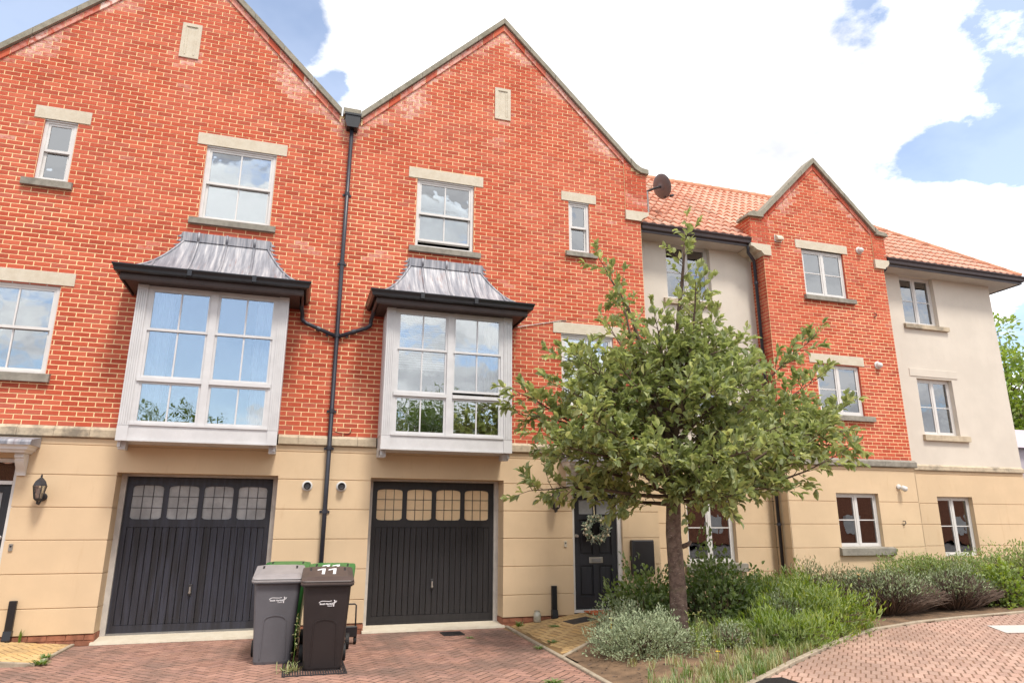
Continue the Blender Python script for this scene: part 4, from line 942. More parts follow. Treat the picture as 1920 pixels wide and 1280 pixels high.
MB().lathe([(.035, 0), (.055, .22)], (7.66, .24, 2.15), n=6).build('lantern_glass', MT['bulb'], t)
t = thing('satellite_dish', 'grey satellite dish on a pole beside the pantile roof', 'satellite dish', (6.80, .60, 7.99))
k = MB(); k.tube([(6.80, .60, 7.95), (6.80, .60, 8.62)], .02, 8); k.tube([(6.275, .60, 8.1), (6.80, .60, 8.1)], .015, 6); k.tube([(6.275, .60, 8.3), (6.80, .60, 8.3)], .015, 6); k.build('pole', MT['chrome'], t)
ax = Vector((.80, .12, .34)).normalized(); c = Vector((7.06, .50, 8.70)); D = MB()
D.lathe([(.0, .0), (.12, .012), (.2, .03), (.27, .055), (.275, .06), (.265, .06), (.19, .036), (.0, .012)], c, ax, 28); D.build('reflector', MT['dish'], t, smooth=True)
k = MB(); k.tube([c-ax*.0, c-ax*.1, (6.80, .60, 8.60)], .025, 8); k.build('mount', MT['iron'], t)
lo = c+(Vector((0, 0, -1))-ax*Vector((0, 0, -1)).dot(ax)).normalized()*.25; k = MB(); k.tube([lo, lo+ax*.28+Vector((0, 0, .02))], .012, 6); k.build('feed_arm', MT['iron'], t)
MB().lathe([(.02, 0), (.03, .03), (.03, .09)], lo+ax*.28, -ax, 10).build('receiver', MT['iron'], t)

# ------------------------------------------------------------------ shared rainwater pipe of the two houses
t = thing('drainpipe', 'dark grey downpipe with hopper head running down between the two gabled houses', 'drainpipe', (.46, 0, 0))
k = MB(); k.prism([(.34, 8.76), (.60, 8.76), (.60, 8.62), (.565, 8.50), (.375, 8.50), (.34, 8.62)], -.19, -.005); k.box(.325, .615, -.205, -.004, 8.735, 8.775); k.build('hopper', MT['black'], t)
k = MB(); k.box(.40, .54, -.1, 0, 8.775, 8.80); k.build('outlet', MT['black'], t)
MB().tube([(.47, -.075, 8.5), (.465, -.06, 6.0), (.468, -.06, 2.9), (.468, -.085, 2.86), (.468, -.085, .02)], .036, 12).build('pipe', MT['pipe'], t, smooth=True)
for x, y, z in ((.467, -.06, 7.2), (.466, -.06, 5.9), (.467, -.06, 4.62), (.468, -.06, 3.35), (.468, -.085, 2.75), (.468, -.085, 1.77)):
    MB().lathe([(.036, 0), (.046, 0), (.046, .06), (.036, .06)], (x, y, z), n=14).build('collar', MT['pipe'], t)
    MB().box(x-.075, x+.075, -.02, -.001, z+.01, z+.045).build('bracket', MT['pipe'], t)
for s in (-1, 1):
    xa = .448+s*.56
    MB().tube([(xa+s*.03, -.30, 5.14), (xa+s*.02, -.22, 5.04), (xa, -.08, 4.96), (xa, -.06, 4.90), (xa-s*.01, -.055, 4.86), (xa-s*.07, -.055, 4.815), (.468+s*.02, -.055, 4.63)], .034, 10).build('branch_pipe', MT['pipe'], t, smooth=True)
    MB().lathe([(.034, 0), (.043, 0), (.043, .06), (.034, .06)], (xa-s*.3, -.055, 4.725), (s, 0, .38), 12).build('collar', MT['pipe'], t)
    MB().box(.468+s*.16-.02, .468+s*.16+.02, -.05, -.001, 4.63, 4.70).build('bracket', MT['pipe'], t)
o = MB().tube([(.52, -.05, 3.05), (.62, -.02, 3.03), (.75, -.012, 3.02), (.79, -.012, 3.05), (.795, -.012, 3.10)], .006, 6).build('overflow_pipe', MT['black'], t)
o = MB().tube([(3.50, -.12, 5.05), (3.62, -.02, 5.08), (4.5, -.012, 5.285), (4.60, -.012, 5.29)], .007, 5).build('cable', MT['black']); tag(o, 'thin black cable on the bricks beside the bay with the dog', 'cable')
for x, z, lab in ((11.93, 1.62, 'small dark hook on the yellow wall right of the red-blind window'), (11.93, 6.05, 'small dark hook in the bricks right of the top gable window')):
    tag(MB().tube([(x, 0, z), (x, -.03, z), (x+.035, -.035, z+.03), (x+.03, -.035, z+.075), (x-.03, -.035, z+.075)], .009, 6).build('wall_hook', MT['iron']), lab, 'hook', 'small wall hooks')
# flue vents, bell pushes, lanterns, gas pipe covers
for x, lab in ((.178, 'round flue vent left of the shared downpipe'), (.70, 'round flue vent right of the shared downpipe')):
    t = thing('flue_vent', lab, 'vent', (x, 0, 2.19), 'round flue vents beside the downpipe')
    MB().lathe([(.08, 0), (.08, .012), (.06, .018)], (x, -.001, 2.19), (0, -1, 0), 20).build('collar', MT['white'], t)
    MB().lathe([(.055, 0), (.055, .09), (.045, .10), (.03, .085)], (x, -.004, 2.19), (0, -1, 0), 20).build('flue', MT['iron'], t)
for x, z, lab, mt in ((-3.67, 1.29, 'small metal bell push beside the left-hand door', 'metal'), (4.512, 1.29, 'small cream bell push beside the wreath door', 'lintel')):
    t = thing('bell_push', lab, 'doorbell', (x, 0, z)); MB().rbox(x-.025, x+.025, -.018, -.001, z-.05, z+.05, .005).build('case', MT[mt], t)
    MB().lathe([(.013, 0), (.013, .006)], (x, -.018, z+.015), (0, -1, 0), 10).build('button', MT['iron'], t)
def lantern(x, z, label):
    t = thing('wall_lantern', label, 'lantern', (x, 0, z), 'black wall lanterns'); yc = -.17
    k = MB(); k.lathe([(.035, -.02), (.055, 0), (.06, .03), (.035, .06), (.0, .065)], (x+.01, 0, z-.06), (0, -1, 0), 12); k.tube([(x+.01, -.04, z-.09), (x, -.1, z-.16), (x, yc, z-.15), (x, yc, z-.11)], .014, 8); k.build('bracket', MT['iron'], t)
    MB().lathe([(.018, .0), (.05, .02), (.055, .035)], (x, yc, z-.12), n=6).build('base_cup', MT['iron'], t)
    MB().lathe([(.095, .0), (.09, .012), (.07, .06), (.03, .10), (.012, .115), (.016, .13), (.006, .16)], (x, yc, z+.09), n=6).build('cap', MT['iron'], t)
    for i in range(6):
        th = i*math.pi/3; a = Vector((math.cos(th), math.sin(th), 0)); b = Vector((math.cos(th+math.pi/3), math.sin(th+math.pi/3), 0)); o = Vector((x, yc, z))
        MB().tube([o+a*.05+Vector((0, 0, -.09)), o+a*.085+Vector((0, 0, .09))], .006, 5).build('cage_bar', MT['iron'], t)
        q = [o+a*.048+Vector((0, 0, -.085)), o+b*.048+Vector((0, 0, -.085)), o+b*.083+Vector((0, 0, .088)), o+a*.083+Vector((0, 0, .088))]
        MB().add([tuple(v) for v in q], [(0, 1, 2, 3)]).build('pane', MT['glass'], t, recalc=False)
    MB().lathe([(.015, -.08), (.03, -.04), (.03, .03), (.01, .06)], (x, yc, z), n=10).build('bulb', MT['bulb'], t, smooth=True)
lantern(-3.40, 2.03, 'black wall lantern with clear panes left of the faded garage'); lantern(4.30, 1.98, 'black wall lantern left of the wreath door, half hidden by leaves')
for x, z0, lab in ((-3.515, .08, 'short black pipe cover at the foot of the wall left of the faded garage'), (4.285, .10, 'short black pipe cover at the foot of the wall beside the wreath door')):
    k = MB(); k.rbox(x-.045, x+.045, -.055, -.001, z0+.1, z0+.52, .006); k.prism([(-.001, z0-.02), (-.001, z0+.14), (-.06, z0+.14), (-.085, z0+.03), (-.085, z0-.02)], x-.05, x+.05, 'x')
    tag(k.build('pipe_cover', MT['black']), lab, 'pipe cover', 'pipe covers at the wall foot')
t = thing('meter_box', 'black meter box on the wall between the wreath door and the tree', 'meter box', (5.95, 0, .76))
k = MB(); k.rbox(5.735, 6.165, -.10, -.001, .77, 1.35, .012); k.build('case', MT['black'], t)
MB().rbox(5.75, 6.15, -.118, -.101, .785, 1.335, .008).build('cover', MT['black'], t); MB().lathe([(.012, 0), (.012, .008)], (5.79, -.118, 1.08), (0, -1, 0), 10).build('lock', MT['chrome'], t)
MB().tube([(5.87, -.05, .77), (5.87, -.05, .2)], .022, 8).build('conduit', MT['black'], t, smooth=True)

# ------------------------------------------------------------------ ground
KERB = [(3.30, -5.75), (3.75, -5.35), (4.78, -4.70), (5.75, -4.06), (6.70, -3.48), (7.55, -2.98), (8.43, -2.57), (9.5, -2.30), (10.55, -2.18), (12.0, -2.125), (17.5, -2.05)]
def kerb_y(x):
    if x <= KERB[0][0]: return KERB[0][1]
    for (a, b), (c, d) in zip(KERB[:-1], KERB[1:]):
        if a <= x <= c: return b+(d-b)*(x-a)/(c-a)
    return KERB[-1][1]
def kx(y): return 3.45+.037*(y if y > -6 else -6)        # left edging line of the bed and path
def g_road(x, y): return .02*max(0., min(x, 30)-3.3)
def g_path(x, y): return max(0., min(.2, .13*(x-3.45)))
def g_pathl(x, y): return max(0., min(.2, .09*(-2.68-x)))
def g_drive(x, y): return 0.
def soil_z(x, y):
    s = max(0., min(1., (y-kerb_y(x))/1.6, (x-kx(y))/1.3)); s = s*s*(3-2*s)
    return g_road(x, y)+.015+.10*s+.02*noise.noise(Vector((x*1.7, y*1.7, 0)))*s
def inside(poly, x, y):
    c = False; n = len(poly)
    for i in range(n):
        (x1, y1), (x2, y2) = poly[i], poly[(i+1) % n]
        if (y1 > y) != (y2 > y) and x < (x2-x1)*(y-y1)/(y2-y1)+x1: c = not c
    return c
def convex_clip(poly, reg):              # reg counter-clockwise
    for i in range(len(reg)):
        (x1, y1), (x2, y2) = reg[i], reg[(i+1) % len(reg)]
        a, b = (y2-y1), -(x2-x1); poly = clip_half(poly, a, b, a*x1+b*y1)
        if len(poly) < 3: return []
    return poly
def grid_sheet(name, mat, x0, x1, y0, y1, st, zf, keep=None, drop=.0):
    mb = MB(); nx, ny = int((x1-x0)/st), int((y1-y0)/st); idx = {}
    P = []
    for j in range(ny+1):
        for i in range(nx+1):
            x, y = x0+i*st, y0+j*st; P.append((x, y, zf(x, y)-drop))
    F = []
    for j in range(ny):
        for i in range(nx):
            if keep is None or keep(x0+(i+.5)*st, y0+(j+.5)*st): F.append((j*(nx+1)+i, j*(nx+1)+i+1, (j+1)*(nx+1)+i+1, (j+1)*(nx+1)+i))
    mb.add(P, F); o = mb.build(name, mat, smooth=True, recalc=False); o['kind'] = 'structure'; return o
gm = MB(); gm.add([(-300, -300, -.14), (300, -300, -.14), (300, 300, -.14), (-300, 300, -.14)], [(0, 1, 2, 3)])
o = gm.build('ground', MT['tarmac']); o['kind'] = 'structure'
PW, PL, PJ = .102, .204, .012
_blk = {}
def block_mesh(mat):
    if mat not in _blk:
        me = MB().rbox(-(PL-PJ)/2, (PL-PJ)/2, -(PW-PJ)/2, (PW-PJ)/2, -.03, 0, .005).mesh('paving_block'); me.materials.append(MT[mat]); _blk[mat] = me
    return _blk[mat]
def paving(name, mat, region, zf, pattern, ang, bbox):
    x0, x1, y0, y1 = bbox
    o = grid_sheet(name, MT[{'road': 'jointroad', 'buff': 'jointbuff'}.get(mat, 'joint')], x0, x1, y0, y1, .25, zf, lambda x, y: inside(region, x, y), .0025)
    ca, sa = math.cos(ang), math.sin(ang); cxr, cyr = (x0+x1)/2, (y0+y1)/2
    rad = math.hypot(x1-x0, y1-y0)/2+.4; n = int(rad/PW)+2; recs = []
    if pattern == 'herringbone':
        for i in range(-n, n):
            for j in range(-n, n):
                d = (i-j) % 4
                if d == 0: recs.append(((i+1)*PW, (j+.5)*PW, 0))
                elif d == 3: recs.append(((i+.5)*PW, (j+1)*PW, 1))
    else:
        for j in range(-n, n):
            for i in range(-n, n): recs.append((i*PW+(PW/2 if j % 2 else 0), j*PL, 1))
    cand = []; st = MB()
    for u, v, vert in recs:
        x, y = cxr+u*ca-v*sa, cyr+u*sa+v*ca
        if not (x0-.2 < x < x1+.2 and y0-.2 < y < y1+.2): continue
        hu, hv = ((PL-PJ)/2, (PW-PJ)/2) if not vert else ((PW-PJ)/2, (PL-PJ)/2)
        corn = [(x+a*ca-b*sa, y+a*sa+b*ca) for a, b in ((-hu, -hv), (hu, -hv), (hu, hv), (-hu, hv))]
        A = area(corn); poly = convex_clip(corn, region)
        if len(poly) < 3 or area(poly) < .002: continue
        full = area(poly) > A*.999; p = to_px((x, y, zf(x, y)))
        if full and p[2] > 0 and -20 < p[0] < 1940 and p[1] < 1290: cand.append((p[2], x, y, ang+(math.pi/2 if vert else 0), poly))
        else: cand.append((1e3+p[2], x, y, 0, poly))
    cand.sort(key=lambda t: t[0]); bm_ = block_mesh(mat); e = .05
    for k, (d, x, y, a, poly) in enumerate(cand):
        if k < 300 and d < 1e3:
            nz = Vector((-(zf(x+e, y)-zf(x-e, y))/(2*e), -(zf(x, y+e)-zf(x, y-e))/(2*e), 1)).normalized()
            q = Vector((0, 0, 1)).rotation_difference(nz) @ Matrix.Rotation(a, 3, 'Z').to_quaternion()
            place('paving_block', bm_, (x, y, zf(x, y)+random.uniform(-.0015, .0015)), o, rot=q)
        else:
            dz = random.uniform(-.0015, .0015); n_ = len(poly); c = .004
            cx_, cy_ = sum(p[0] for p in poly)/n_, sum(p[1] for p in poly)/n_
            inn = [(p[0]+(cx_-p[0])*.05, p[1]+(cy_-p[1])*.05) for p in poly]
            V = [(p[0], p[1], zf(*p)+dz-.005) for p in poly]+[(p[0], p[1], zf(*p)+dz) for p in inn]
            st.add(V, [tuple(range(n_, 2*n_))]+[(i, (i+1) % n_, (i+1) % n_+n_, i+n_) for i in range(n_)], random.random()+.001)
    if st.f: st.build('paving_field', MT[mat], o, kind='stuff', recalc=False)
    return o
DR = [(-9, -8.2), (3.25, -8.2), (3.25, -5.6), (3.43, -.07), (-9, -.07)]
DR = [(-9, -8.2), (3.22, -8.2), (3.425, -.07), (-9, -.07)]
paving('driveway', 'pave', DR, g_drive, 'herringbone', R(45), (-9, 3.45, -8.2, -.05))
RD = [(3.28, -8.5), (19, -8.5), (19, -2.06), (12.0, -2.15), (10.55, -2.21), (9.5, -2.33), (8.43, -2.60), (7.55, -3.01), (6.70, -3.51), (5.75, -4.09), (4.78, -4.73), (3.75, -5.38), (3.30, -5.78)]
paving('road', 'road', RD, g_road, 'stretcher', R(-44), (3.25, 19, -8.5, -2.0))
PT = [(3.40, -2.70), (4.22, -1.99), (5.75, -.55), (5.75, .005), (3.47, .005)]
paving('path', 'buff', PT, g_path, 'herringbone', R(8), (3.35, 5.8, -2.75, .0))
PLF = [(-5.4, -1.36), (-2.76, -1.40), (-2.74, -.02), (-5.4, -.02)]
pl = paving('path', 'buff', PLF, lambda x, y: g_pathl(x, y)+.012, 'herringbone', R(40), (-5.4, -2.7, -1.42, 0))
# concrete edging strips, piece by piece
def edging(name, pts, zf, w=.055, hgt=.012, step=.9):
    o = MB().box(pts[0][0]-.02, pts[0][0]+.02, pts[0][1]-.02, pts[0][1]+.02, -.10, -.02).build(name, MT['kerb']); o['kind'] = 'structure'
    for (a, b), (c, d) in zip(pts[:-1], pts[1:]):
        L = math.hypot(c-a, d-b); n = max(1, round(L/step))
        for i in range(n):
            p = Vector((a+(c-a)*i/n, b+(d-b)*i/n)); q = Vector((a+(c-a)*(i+1)/n, b+(d-b)*(i+1)/n)); t = (q-p).normalized(); nn = Vector((-t.y, t.x))*w/2; p = p+t*.004; q = q-t*.004
            P = []
            for pt in (p, q):
                z = zf(pt.x, pt.y)
                for s, dz in ((-1, -.1), (-1, hgt-.008), (-.75, hgt), (.75, hgt), (1, hgt-.008), (1, -.1)): P.append((pt.x+nn.x*s, pt.y+nn.y*s, z+dz))
            MB().add(P, [(0, 1, 2, 3, 4, 5), (11, 10, 9, 8, 7, 6)]+[(j, (j+1) % 6, (j+1) % 6+6, j+6) for j in range(6)]).build('edging_stone', MT['kerb'], o)
    return o
edging('kerb', [(3.455, -.02), (3.40, -1.4), (3.355, -2.75), (3.30, -4.1), (3.25, -5.72)], g_drive, .06, .028)
edging('kerb', KERB, g_road, .07, .035)
edging('kerb', [(3.36, -2.72), (4.24, -1.96), (5.2, -1.1), (5.78, -.55), (5.78, -.1)], g_path, .05, .02)
edging('kerb', [(-2.73, -.03), (-2.745, -1.42), (-5.4, -1.39)], lambda x, y: g_pathl(x, y)+.012, .05, .012)
BED = [(kx(-5.6)+.0, -5.7), *[(x, y) for x, y in KERB[1:]], (17.5, .5), (5.75, .5), (5.75, -.52), (4.22, -1.97), (3.38, -2.70)]
bed = grid_sheet('flower_bed', MT['soil'], 3.3, 17.4, -5.8, .46, .12, soil_z, lambda x, y: inside(BED, x, y))
# litter of bark chips and dry leaves on the soil
lt = MB()
for i in range(2600):
    x, y = random.uniform(3.4, 10), random.uniform(-5.6, -.2)
    if not inside(BED, x, y): continue
    z = soil_z(x, y)+.006; a = random.uniform(0, 6.28); s = random.uniform(.008, .028); w = s*random.uniform(.3, .7); u = Vector((math.cos(a), math.sin(a), random.uniform(-.3, .3))); v = Vector((-math.sin(a), math.cos(a), random.uniform(-.3, .3))); c = Vector((x, y, z))
    lt.add([tuple(c-u*s), tuple(c-v*w), tuple(c+u*s), tuple(c+v*w)], [(0, 1, 2, 3)], random.random()+.001)
o = lt.build('bark_litter', MT['deadtwig'], recalc=False); o['kind'] = 'stuff'; tag(o, 'loose bark chips and dry leaves on the soil of the bed', 'litter')
# iron covers and grates
def grate(x0, x1, y0, y1, z, name, label, bars, group=None):
    t = thing(name, label, 'drain cover', ((x0+x1)/2, (y0+y1)/2, z), group)
    k = MB(); w = .018; k.box(x0, x1, y0, y0+w, z-.02, z+.008); k.box(x0, x1, y1-w, y1, z-.02, z+.008); k.box(x0, x0+w, y0+w, y1-w, z-.02, z+.008); k.box(x1-w, x1, y0+w, y1-w, z-.02, z+.008); k.build('rim', MT['iron'], t)
    if bars:
        n = int((x1-x0)/.028)
        for i in range(n): MB().box(x0+w+(i+.2)*(x1-x0-2*w)/n, x0+w+(i+.75)*(x1-x0-2*w)/n, y0+w, y1-w, z-.01, z+.006).build('bar', MT['iron'], t)
    else: MB().box(x0+w, x1-w, y0+w, y1-w, z-.015, z+.005).build('plate', MT['iron'], t)
grate(2.30, 2.62, -.62, -.28, .004, 'drain_grate', 'small dark drain grate in front of the plain black garage door', True)
grate(4.70, 5.12, -4.98, -4.66, .045, 'drain_grate', 'dark drain grate on the pink road at the bed kerb', True)
grate(.02, .72, -2.90, -2.1, .004, 'drain_plate', 'ribbed dark metal plate under the black wheelie bin', True)
t = thing('inspection_cover', 'dark inspection cover in a pale frame on the buff path', 'drain cover', (4.48, -.66, g_path(4.48, 0)))
sl_ = Matrix.Translation((4.48, -.66, g_path(4.48, 0)+.006)) @ Matrix.Rotation(-math.atan(.13), 4, 'Y') @ Matrix.Rotation(R(4), 4, 'Z')
k = MB(); k.rbox(-.27, .27, -.27, .27, -.03, .006, .006, M=sl_); k.build('frame', MT['buff'], t); k = MB(); k.rbox(-.21, .21, -.2, .2, -.02, .010, .003, M=sl_); k.build('lid', MT['iron'], t)
o = MB().rbox(4.80, 5.44, -.52, -.06, .196, .214, .006).build('door_mat', MT['mat']); tag(o, 'orange-brown coir mat at the wreath door', 'doormat')
# parking bay line on the road
k = MB(); k.add([(x, y, g_road(x, y)+.006) for x, y in ((9.86, -3.50), (10.24, -2.90), (12.3, -3.62), (12.0, -4.2))], [(0, 1, 2, 3)]); o = k.build('parking_line', MT['white'], recalc=False); o['kind'] = 'structure'
# jar by the wall
t = thing('glass_jar', 'small glass jar standing by the wall between garage and door', 'jar', (3.96, -.09, .068))
MB().lathe([(.05, 0), (.062, .012), (.062, .13), (.045, .155), (.045, .175), (.05, .18)], (3.96, -.09, .066), n=16).build('body', MT['glassjar'], t, smooth=True)
MB().lathe([(.035, 0), (.04, .02), (.02, .05)], (3.95, -.10, .075), n=10).build('contents', MT['bauble'], t, smooth=True)

# ------------------------------------------------------------------ foliage helpers
def leaf_faces(mb, c, d, n, L, W, r, fold=.25):
    """a pointed leaf of six corners folded along the midrib"""
    d = d.normalized(); s = d.cross(n)
    s = s.normalized() if s.length > 1e-4 else d.orthogonal().normalized(); n = s.cross(d)
    m1 = c+d*L*.35; m2 = c+d*L*.72; tip = c+d*L-n*L*.10; up_ = n*W*fold
    P = [c, m1+s*W*.5+up_, m2+s*W*.38+up_, tip, m2-s*W*.38+up_, m1-s*W*.5+up_, m1, m2]
    mb.add([tuple(p) for p in P], [(0, 6, 1), (6, 7, 2, 1), (7, 3, 2), (0, 5, 6), (5, 4, 7, 6), (4, 3, 7)], r)
def rv(s=1.): return Vector((random.gauss(0, s), random.gauss(0, s), random.gauss(0, s)))
_leaf = None
def leaf_mesh():
    global _leaf
    if _leaf is None:
        mb = MB(); leaf_faces(mb, Vector((0, 0, 0)), Vector((0, 1, 0)), Vector((0, 0, 1)), .115, .058, 0.)
        _leaf = mb.mesh('leaf', False); _leaf.materials.append(MT['leaf'])
    return _leaf

# ------------------------------------------------------------------ the young tree in the bed
def young_tree():
    rs = random.getstate(); random.seed(41)
    bx, by = 5.12, -2.60; bz = soil_z(bx, by)-.06
    root = thing('young_tree', 'young broad-leaved tree growing in the bed in front of the wreath door house', 'tree', (bx, by, bz))
    tr = [Vector((bx-.01, by, bz)), Vector((bx, by, bz+.12)), Vector((bx+.01, by, .8)), Vector((bx-.01, by, 1.5)), Vector((bx+.03, by, 2.1)), Vector((bx+.03, by, 2.65))]
    MB().tube(tr, [.165, .125, .112, .105, .098, .092], 14).build('trunk', MT['bark'], root, smooth=True)
    MB().tube([(bx+.09, by-.04, 1.32), (bx+.17, by-.09, 1.36), (bx+.20, by-.1, 1.40)], [.035, .03, .02], 8).build('branch_stub', MT['bark'], root, smooth=True)
    lv = []; br = MB()
    def twig(p, d, L, r0, nl, lsz):
        pts = [p]; cur = p; dd = d.normalized(); seg = 4
        for i in range(seg):
            dd = (dd+rv(.16)+Vector((0, 0, .05))).normalized(); cur = cur+dd*(L/seg); pts.append(cur)
        br.tube(pts, [r0*(1-.8*i/seg) for i in range(seg+1)], 4)
        for i in range(nl):
            t = .25+.75*(i/(nl-1)) if nl > 1 else 1.; k = min(int(t*seg), seg-1); q = pts[k].lerp(pts[k+1], t*seg-k)
            out = rv(1).normalized(); out = (out-dd*out.dot(dd)); ld = (dd*(.35+.7*t)+out*.9+Vector((0, 0, -.10+.2*random.random()))).normalized()
            nn = (Vector((0, 0, 1))+rv(.45)+ld*.0).normalized(); sz = lsz*random.uniform(.65, 1.25)
            lv.append((q, ld, nn, sz, t))
        # tip rosette
        for i in range(3):
            ld = (dd+rv(.5)).normalized(); lv.append((pts[-1], ld, (Vector((0, 0, 1))+rv(.4)).normalized(), lsz*random.uniform(.6, 1.0), 1.))
    def limb(p, d, L, r0, nt, droop, lsz):
        seg = 8; pts = [p]; cur = p; dd = d.normalized()
        for i in range(seg):
            f = i/seg
            dd = (dd+rv(.09)+Vector((0, 0, .10*(1-f)-droop*f))).normalized(); cur = cur+dd*(L/seg); pts.append(cur)
        br.tube(pts, [max(.005, r0*(1-.85*i/seg)) for i in range(seg+1)], 6)
        for i in range(nt):
            t = .22+.78*((i+random.random()*.7)/nt); t = min(t, .99); k = int(t*seg); q = pts[k].lerp(pts[min(k+1, seg)], t*seg-k); dl = (pts[min(k+1, seg)]-pts[k]).normalized()
            sd = rv(1); sd = (sd-dl*sd.dot(dl)).normalized()
            twig(q, dl*.6+sd*.9+Vector((0, 0, .18)), random.uniform(.22, .5)*(1.15-.4*t), .006, random.randint(6, 9), lsz)
        twig(pts[-1], dd, .34, .006, 9, lsz)
        return pts
    # leader and co-leaders rising from the fork
    fork = tr[-1]
    lead = limb(fork, Vector((.10, 0, 1)), 3.35, .07, 34, 0., .138)
    co = [limb(fork+Vector((-.02, 0, -.1)), Vector((-.62, .05, 1)), 2.5, .05, 24, 0, .138), limb(fork+Vector((.02, 0, -.1)), Vector((.7, -.1, 1)), 2.4, .05, 24, 0, .138), limb(fork+Vector((-.02, 0, -.05)), Vector((-.18, -.08, 1)), 3.1, .055, 27, -.02, .138), limb(fork, Vector((.45, .15, 1)), 2.6, .055, 27, -.02, .138), limb(fork, Vector((.05, -.45, 1)), 2.4, .05, 22, 0, .138), limb(fork, Vector((-.05, .5, 1)), 2.4, .05, 20, 0, .138)]
    # laterals: (height, azimuth in degrees from +X, length, rise)
    lat = []
    for i in range(30):
        h = 2.05+1.95*(i/29)**.95; az = (i*137.5) % 360
        L = 2.45*(1-((h-2.05)/3.2))*random.uniform(.72, 1.05); lat.append((h, az, L, random.uniform(.10, .45)))
    lat += [(2.15, 8, 2.9, .32), (2.5, -14, 2.6, .42), (2.35, 176, 2.55, .12), (2.55, 195, 2.3, .30), (2.2, 200, 2.35, .02), (2.6, 20, 3.5, .14), (2.1, -30, 2.5, .10), (2.05, 230, 1.9, -.02), (2.05, 160, 2.0, -.05), (2.0, 265, 1.3, .0), (2.05, 330, 1.5, -.02), (2.9, 183, 2.0, .6), (3.1, 5, 2.0, .6),
            (2.0, 185, 2.2, -.10), (2.05, 215, 2.1, -.12), (1.95, 250, 1.5, -.12), (1.95, 300, 1.4, -.12), (2.0, 345, 2.2, -.05), (2.0, 20, 2.3, -.02), (1.9, 140, 1.4, -.1), (2.3, 205, 2.5, .06), (2.45, 172, 2.45, .2), (2.7, 190, 2.2, .35), (2.25, 0, 3.0, .16), (2.5, 350, 2.6, .30), (2.45, 6, 3.5, .17), (2.05, 2, 2.75, .06), (2.0, 352, 2.5, .0)]
    for h, az, L, rise in lat:
        a = R(az); base = Vector((bx+.03+.10*max(0, h-2.6), by, h))
        sx = 1.15 if math.cos(a) > .3 else 1.0
        limb(base, Vector((math.cos(a), math.sin(a), rise)), L*sx*(1-.34*abs(math.sin(a))), .034, int(11+L*8), .085, .142)
    br.build('branches', MT['twig'], root, smooth=True, recalc=False, kind='stuff')
    lv = [l for l in lv if random.random() < .18+math.hypot(l[0].x-bx, l[0].y-by)*.95]
    # the largest 300 leaves in view are leaves of their own, the rest the crown
    lv.sort(key=lambda t: (t[0]-CAM).length-t[3]*40)
    cr = MB()
    for i, (q, ld, nn, sz, t) in enumerate(lv):
        if i < 300:
            s = ld.cross(nn)
            if s.length < 1e-3: s = ld.orthogonal()
            s.normalize(); n2 = s.cross(ld)
            m = Matrix((s, ld, n2)).transposed(); o = place('leaf', leaf_mesh(), q, root, rot=m.to_quaternion()); o.scale = (sz/.115,)*3
        else:
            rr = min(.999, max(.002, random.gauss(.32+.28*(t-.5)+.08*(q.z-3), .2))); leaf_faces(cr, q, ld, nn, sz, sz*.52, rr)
    cr.build('crown', MT['leaf'], root, recalc=False, kind='stuff')
    print('tree leaves', len(lv), 'branch faces', len(br.f))
    random.setstate(rs)
young_tree()

# ------------------------------------------------------------------ shrubs
def shrub(name, label, c, rad, h, n, leafmat, L, W, stem=None, upright=.5, nst=60, group=None, cat='shrub', shell=.55, lump=.25, seed=1, base=0., bare=0., spill=0.):
    rs = random.getstate(); random.seed(seed)
    cx_, cy_ = c; z0 = soil_z(cx_, cy_)-.02
    root = thing(name, label, cat, (cx_, cy_, z0), group)
    fo = MB(); stm = MB()
    for i in range(nst):
        a = random.uniform(0, 6.28); rr = random.random()**.5
        tip = Vector((cx_+rad[0]*rr*math.cos(a), cy_+rad[1]*rr*math.sin(a), z0+h*(1-.55*rr*rr)*random.uniform(.55, .95)))
        b = Vector((cx_+rad[0]*rr*.35*math.cos(a), cy_+rad[1]*rr*.35*math.sin(a), soil_z(cx_, cy_)-.03)); mid = b.lerp(tip, .5)+Vector((math.cos(a)*.05, math.sin(a)*.05, .06))+rv(.03)
        stm.tube([b, mid, tip], [.011, .008, .004], 4, random.random()+.001)
    stm.build('stems', MT[stem or 'twig'], root, recalc=False, kind='stuff')
    k = 0
    while k < n:
        u = rv(1).normalized(); u.z = abs(u.z)*1.0-base
        lumpv = 1+lump*noise.noise(Vector((u.x*2.2+seed, u.y*2.2, u.z*2.2)))+lump*.5*noise.noise(Vector((u.x*6+seed, u.y*6, u.z*6)))
        s = (shell+(1-shell)*random.random())*lumpv
        if bare and u.z < bare+.15*noise.noise(Vector((u.x*4, u.y*4, seed))): k += 1; continue
        p = Vector((cx_+u.x*rad[0]*s, cy_+u.y*rad[1]*s, z0+max(.01, (u.z+base*.3)*h*s)))
        d = (u*(1-upright)+Vector((0, 0, upright))+rv(.35)).normalized()
        nn = (u+rv(.6)).normalized(); sz = L*random.uniform(.6, 1.3)
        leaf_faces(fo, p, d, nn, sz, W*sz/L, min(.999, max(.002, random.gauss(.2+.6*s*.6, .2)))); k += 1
    fo.build('foliage', MT[leafmat], root, recalc=False, kind='stuff'); random.setstate(rs); return root
G = 'shrubs in the bed'
shrub('grey_shrub', 'low silvery grey-green mound at the left corner of the bed', (4.28, -3.22), (.74, .62), .44, 9000, 'greyleaf', .034, .017, seed=3, upright=.3, lump=.5, group=G)
shrub('grey_shrub', 'small grey-green mound beside the buff path', (4.40, -2.35), (.44, .40), .46, 3200, 'greyleaf', .033, .016, seed=5, upright=.3, lump=.5, group=G)
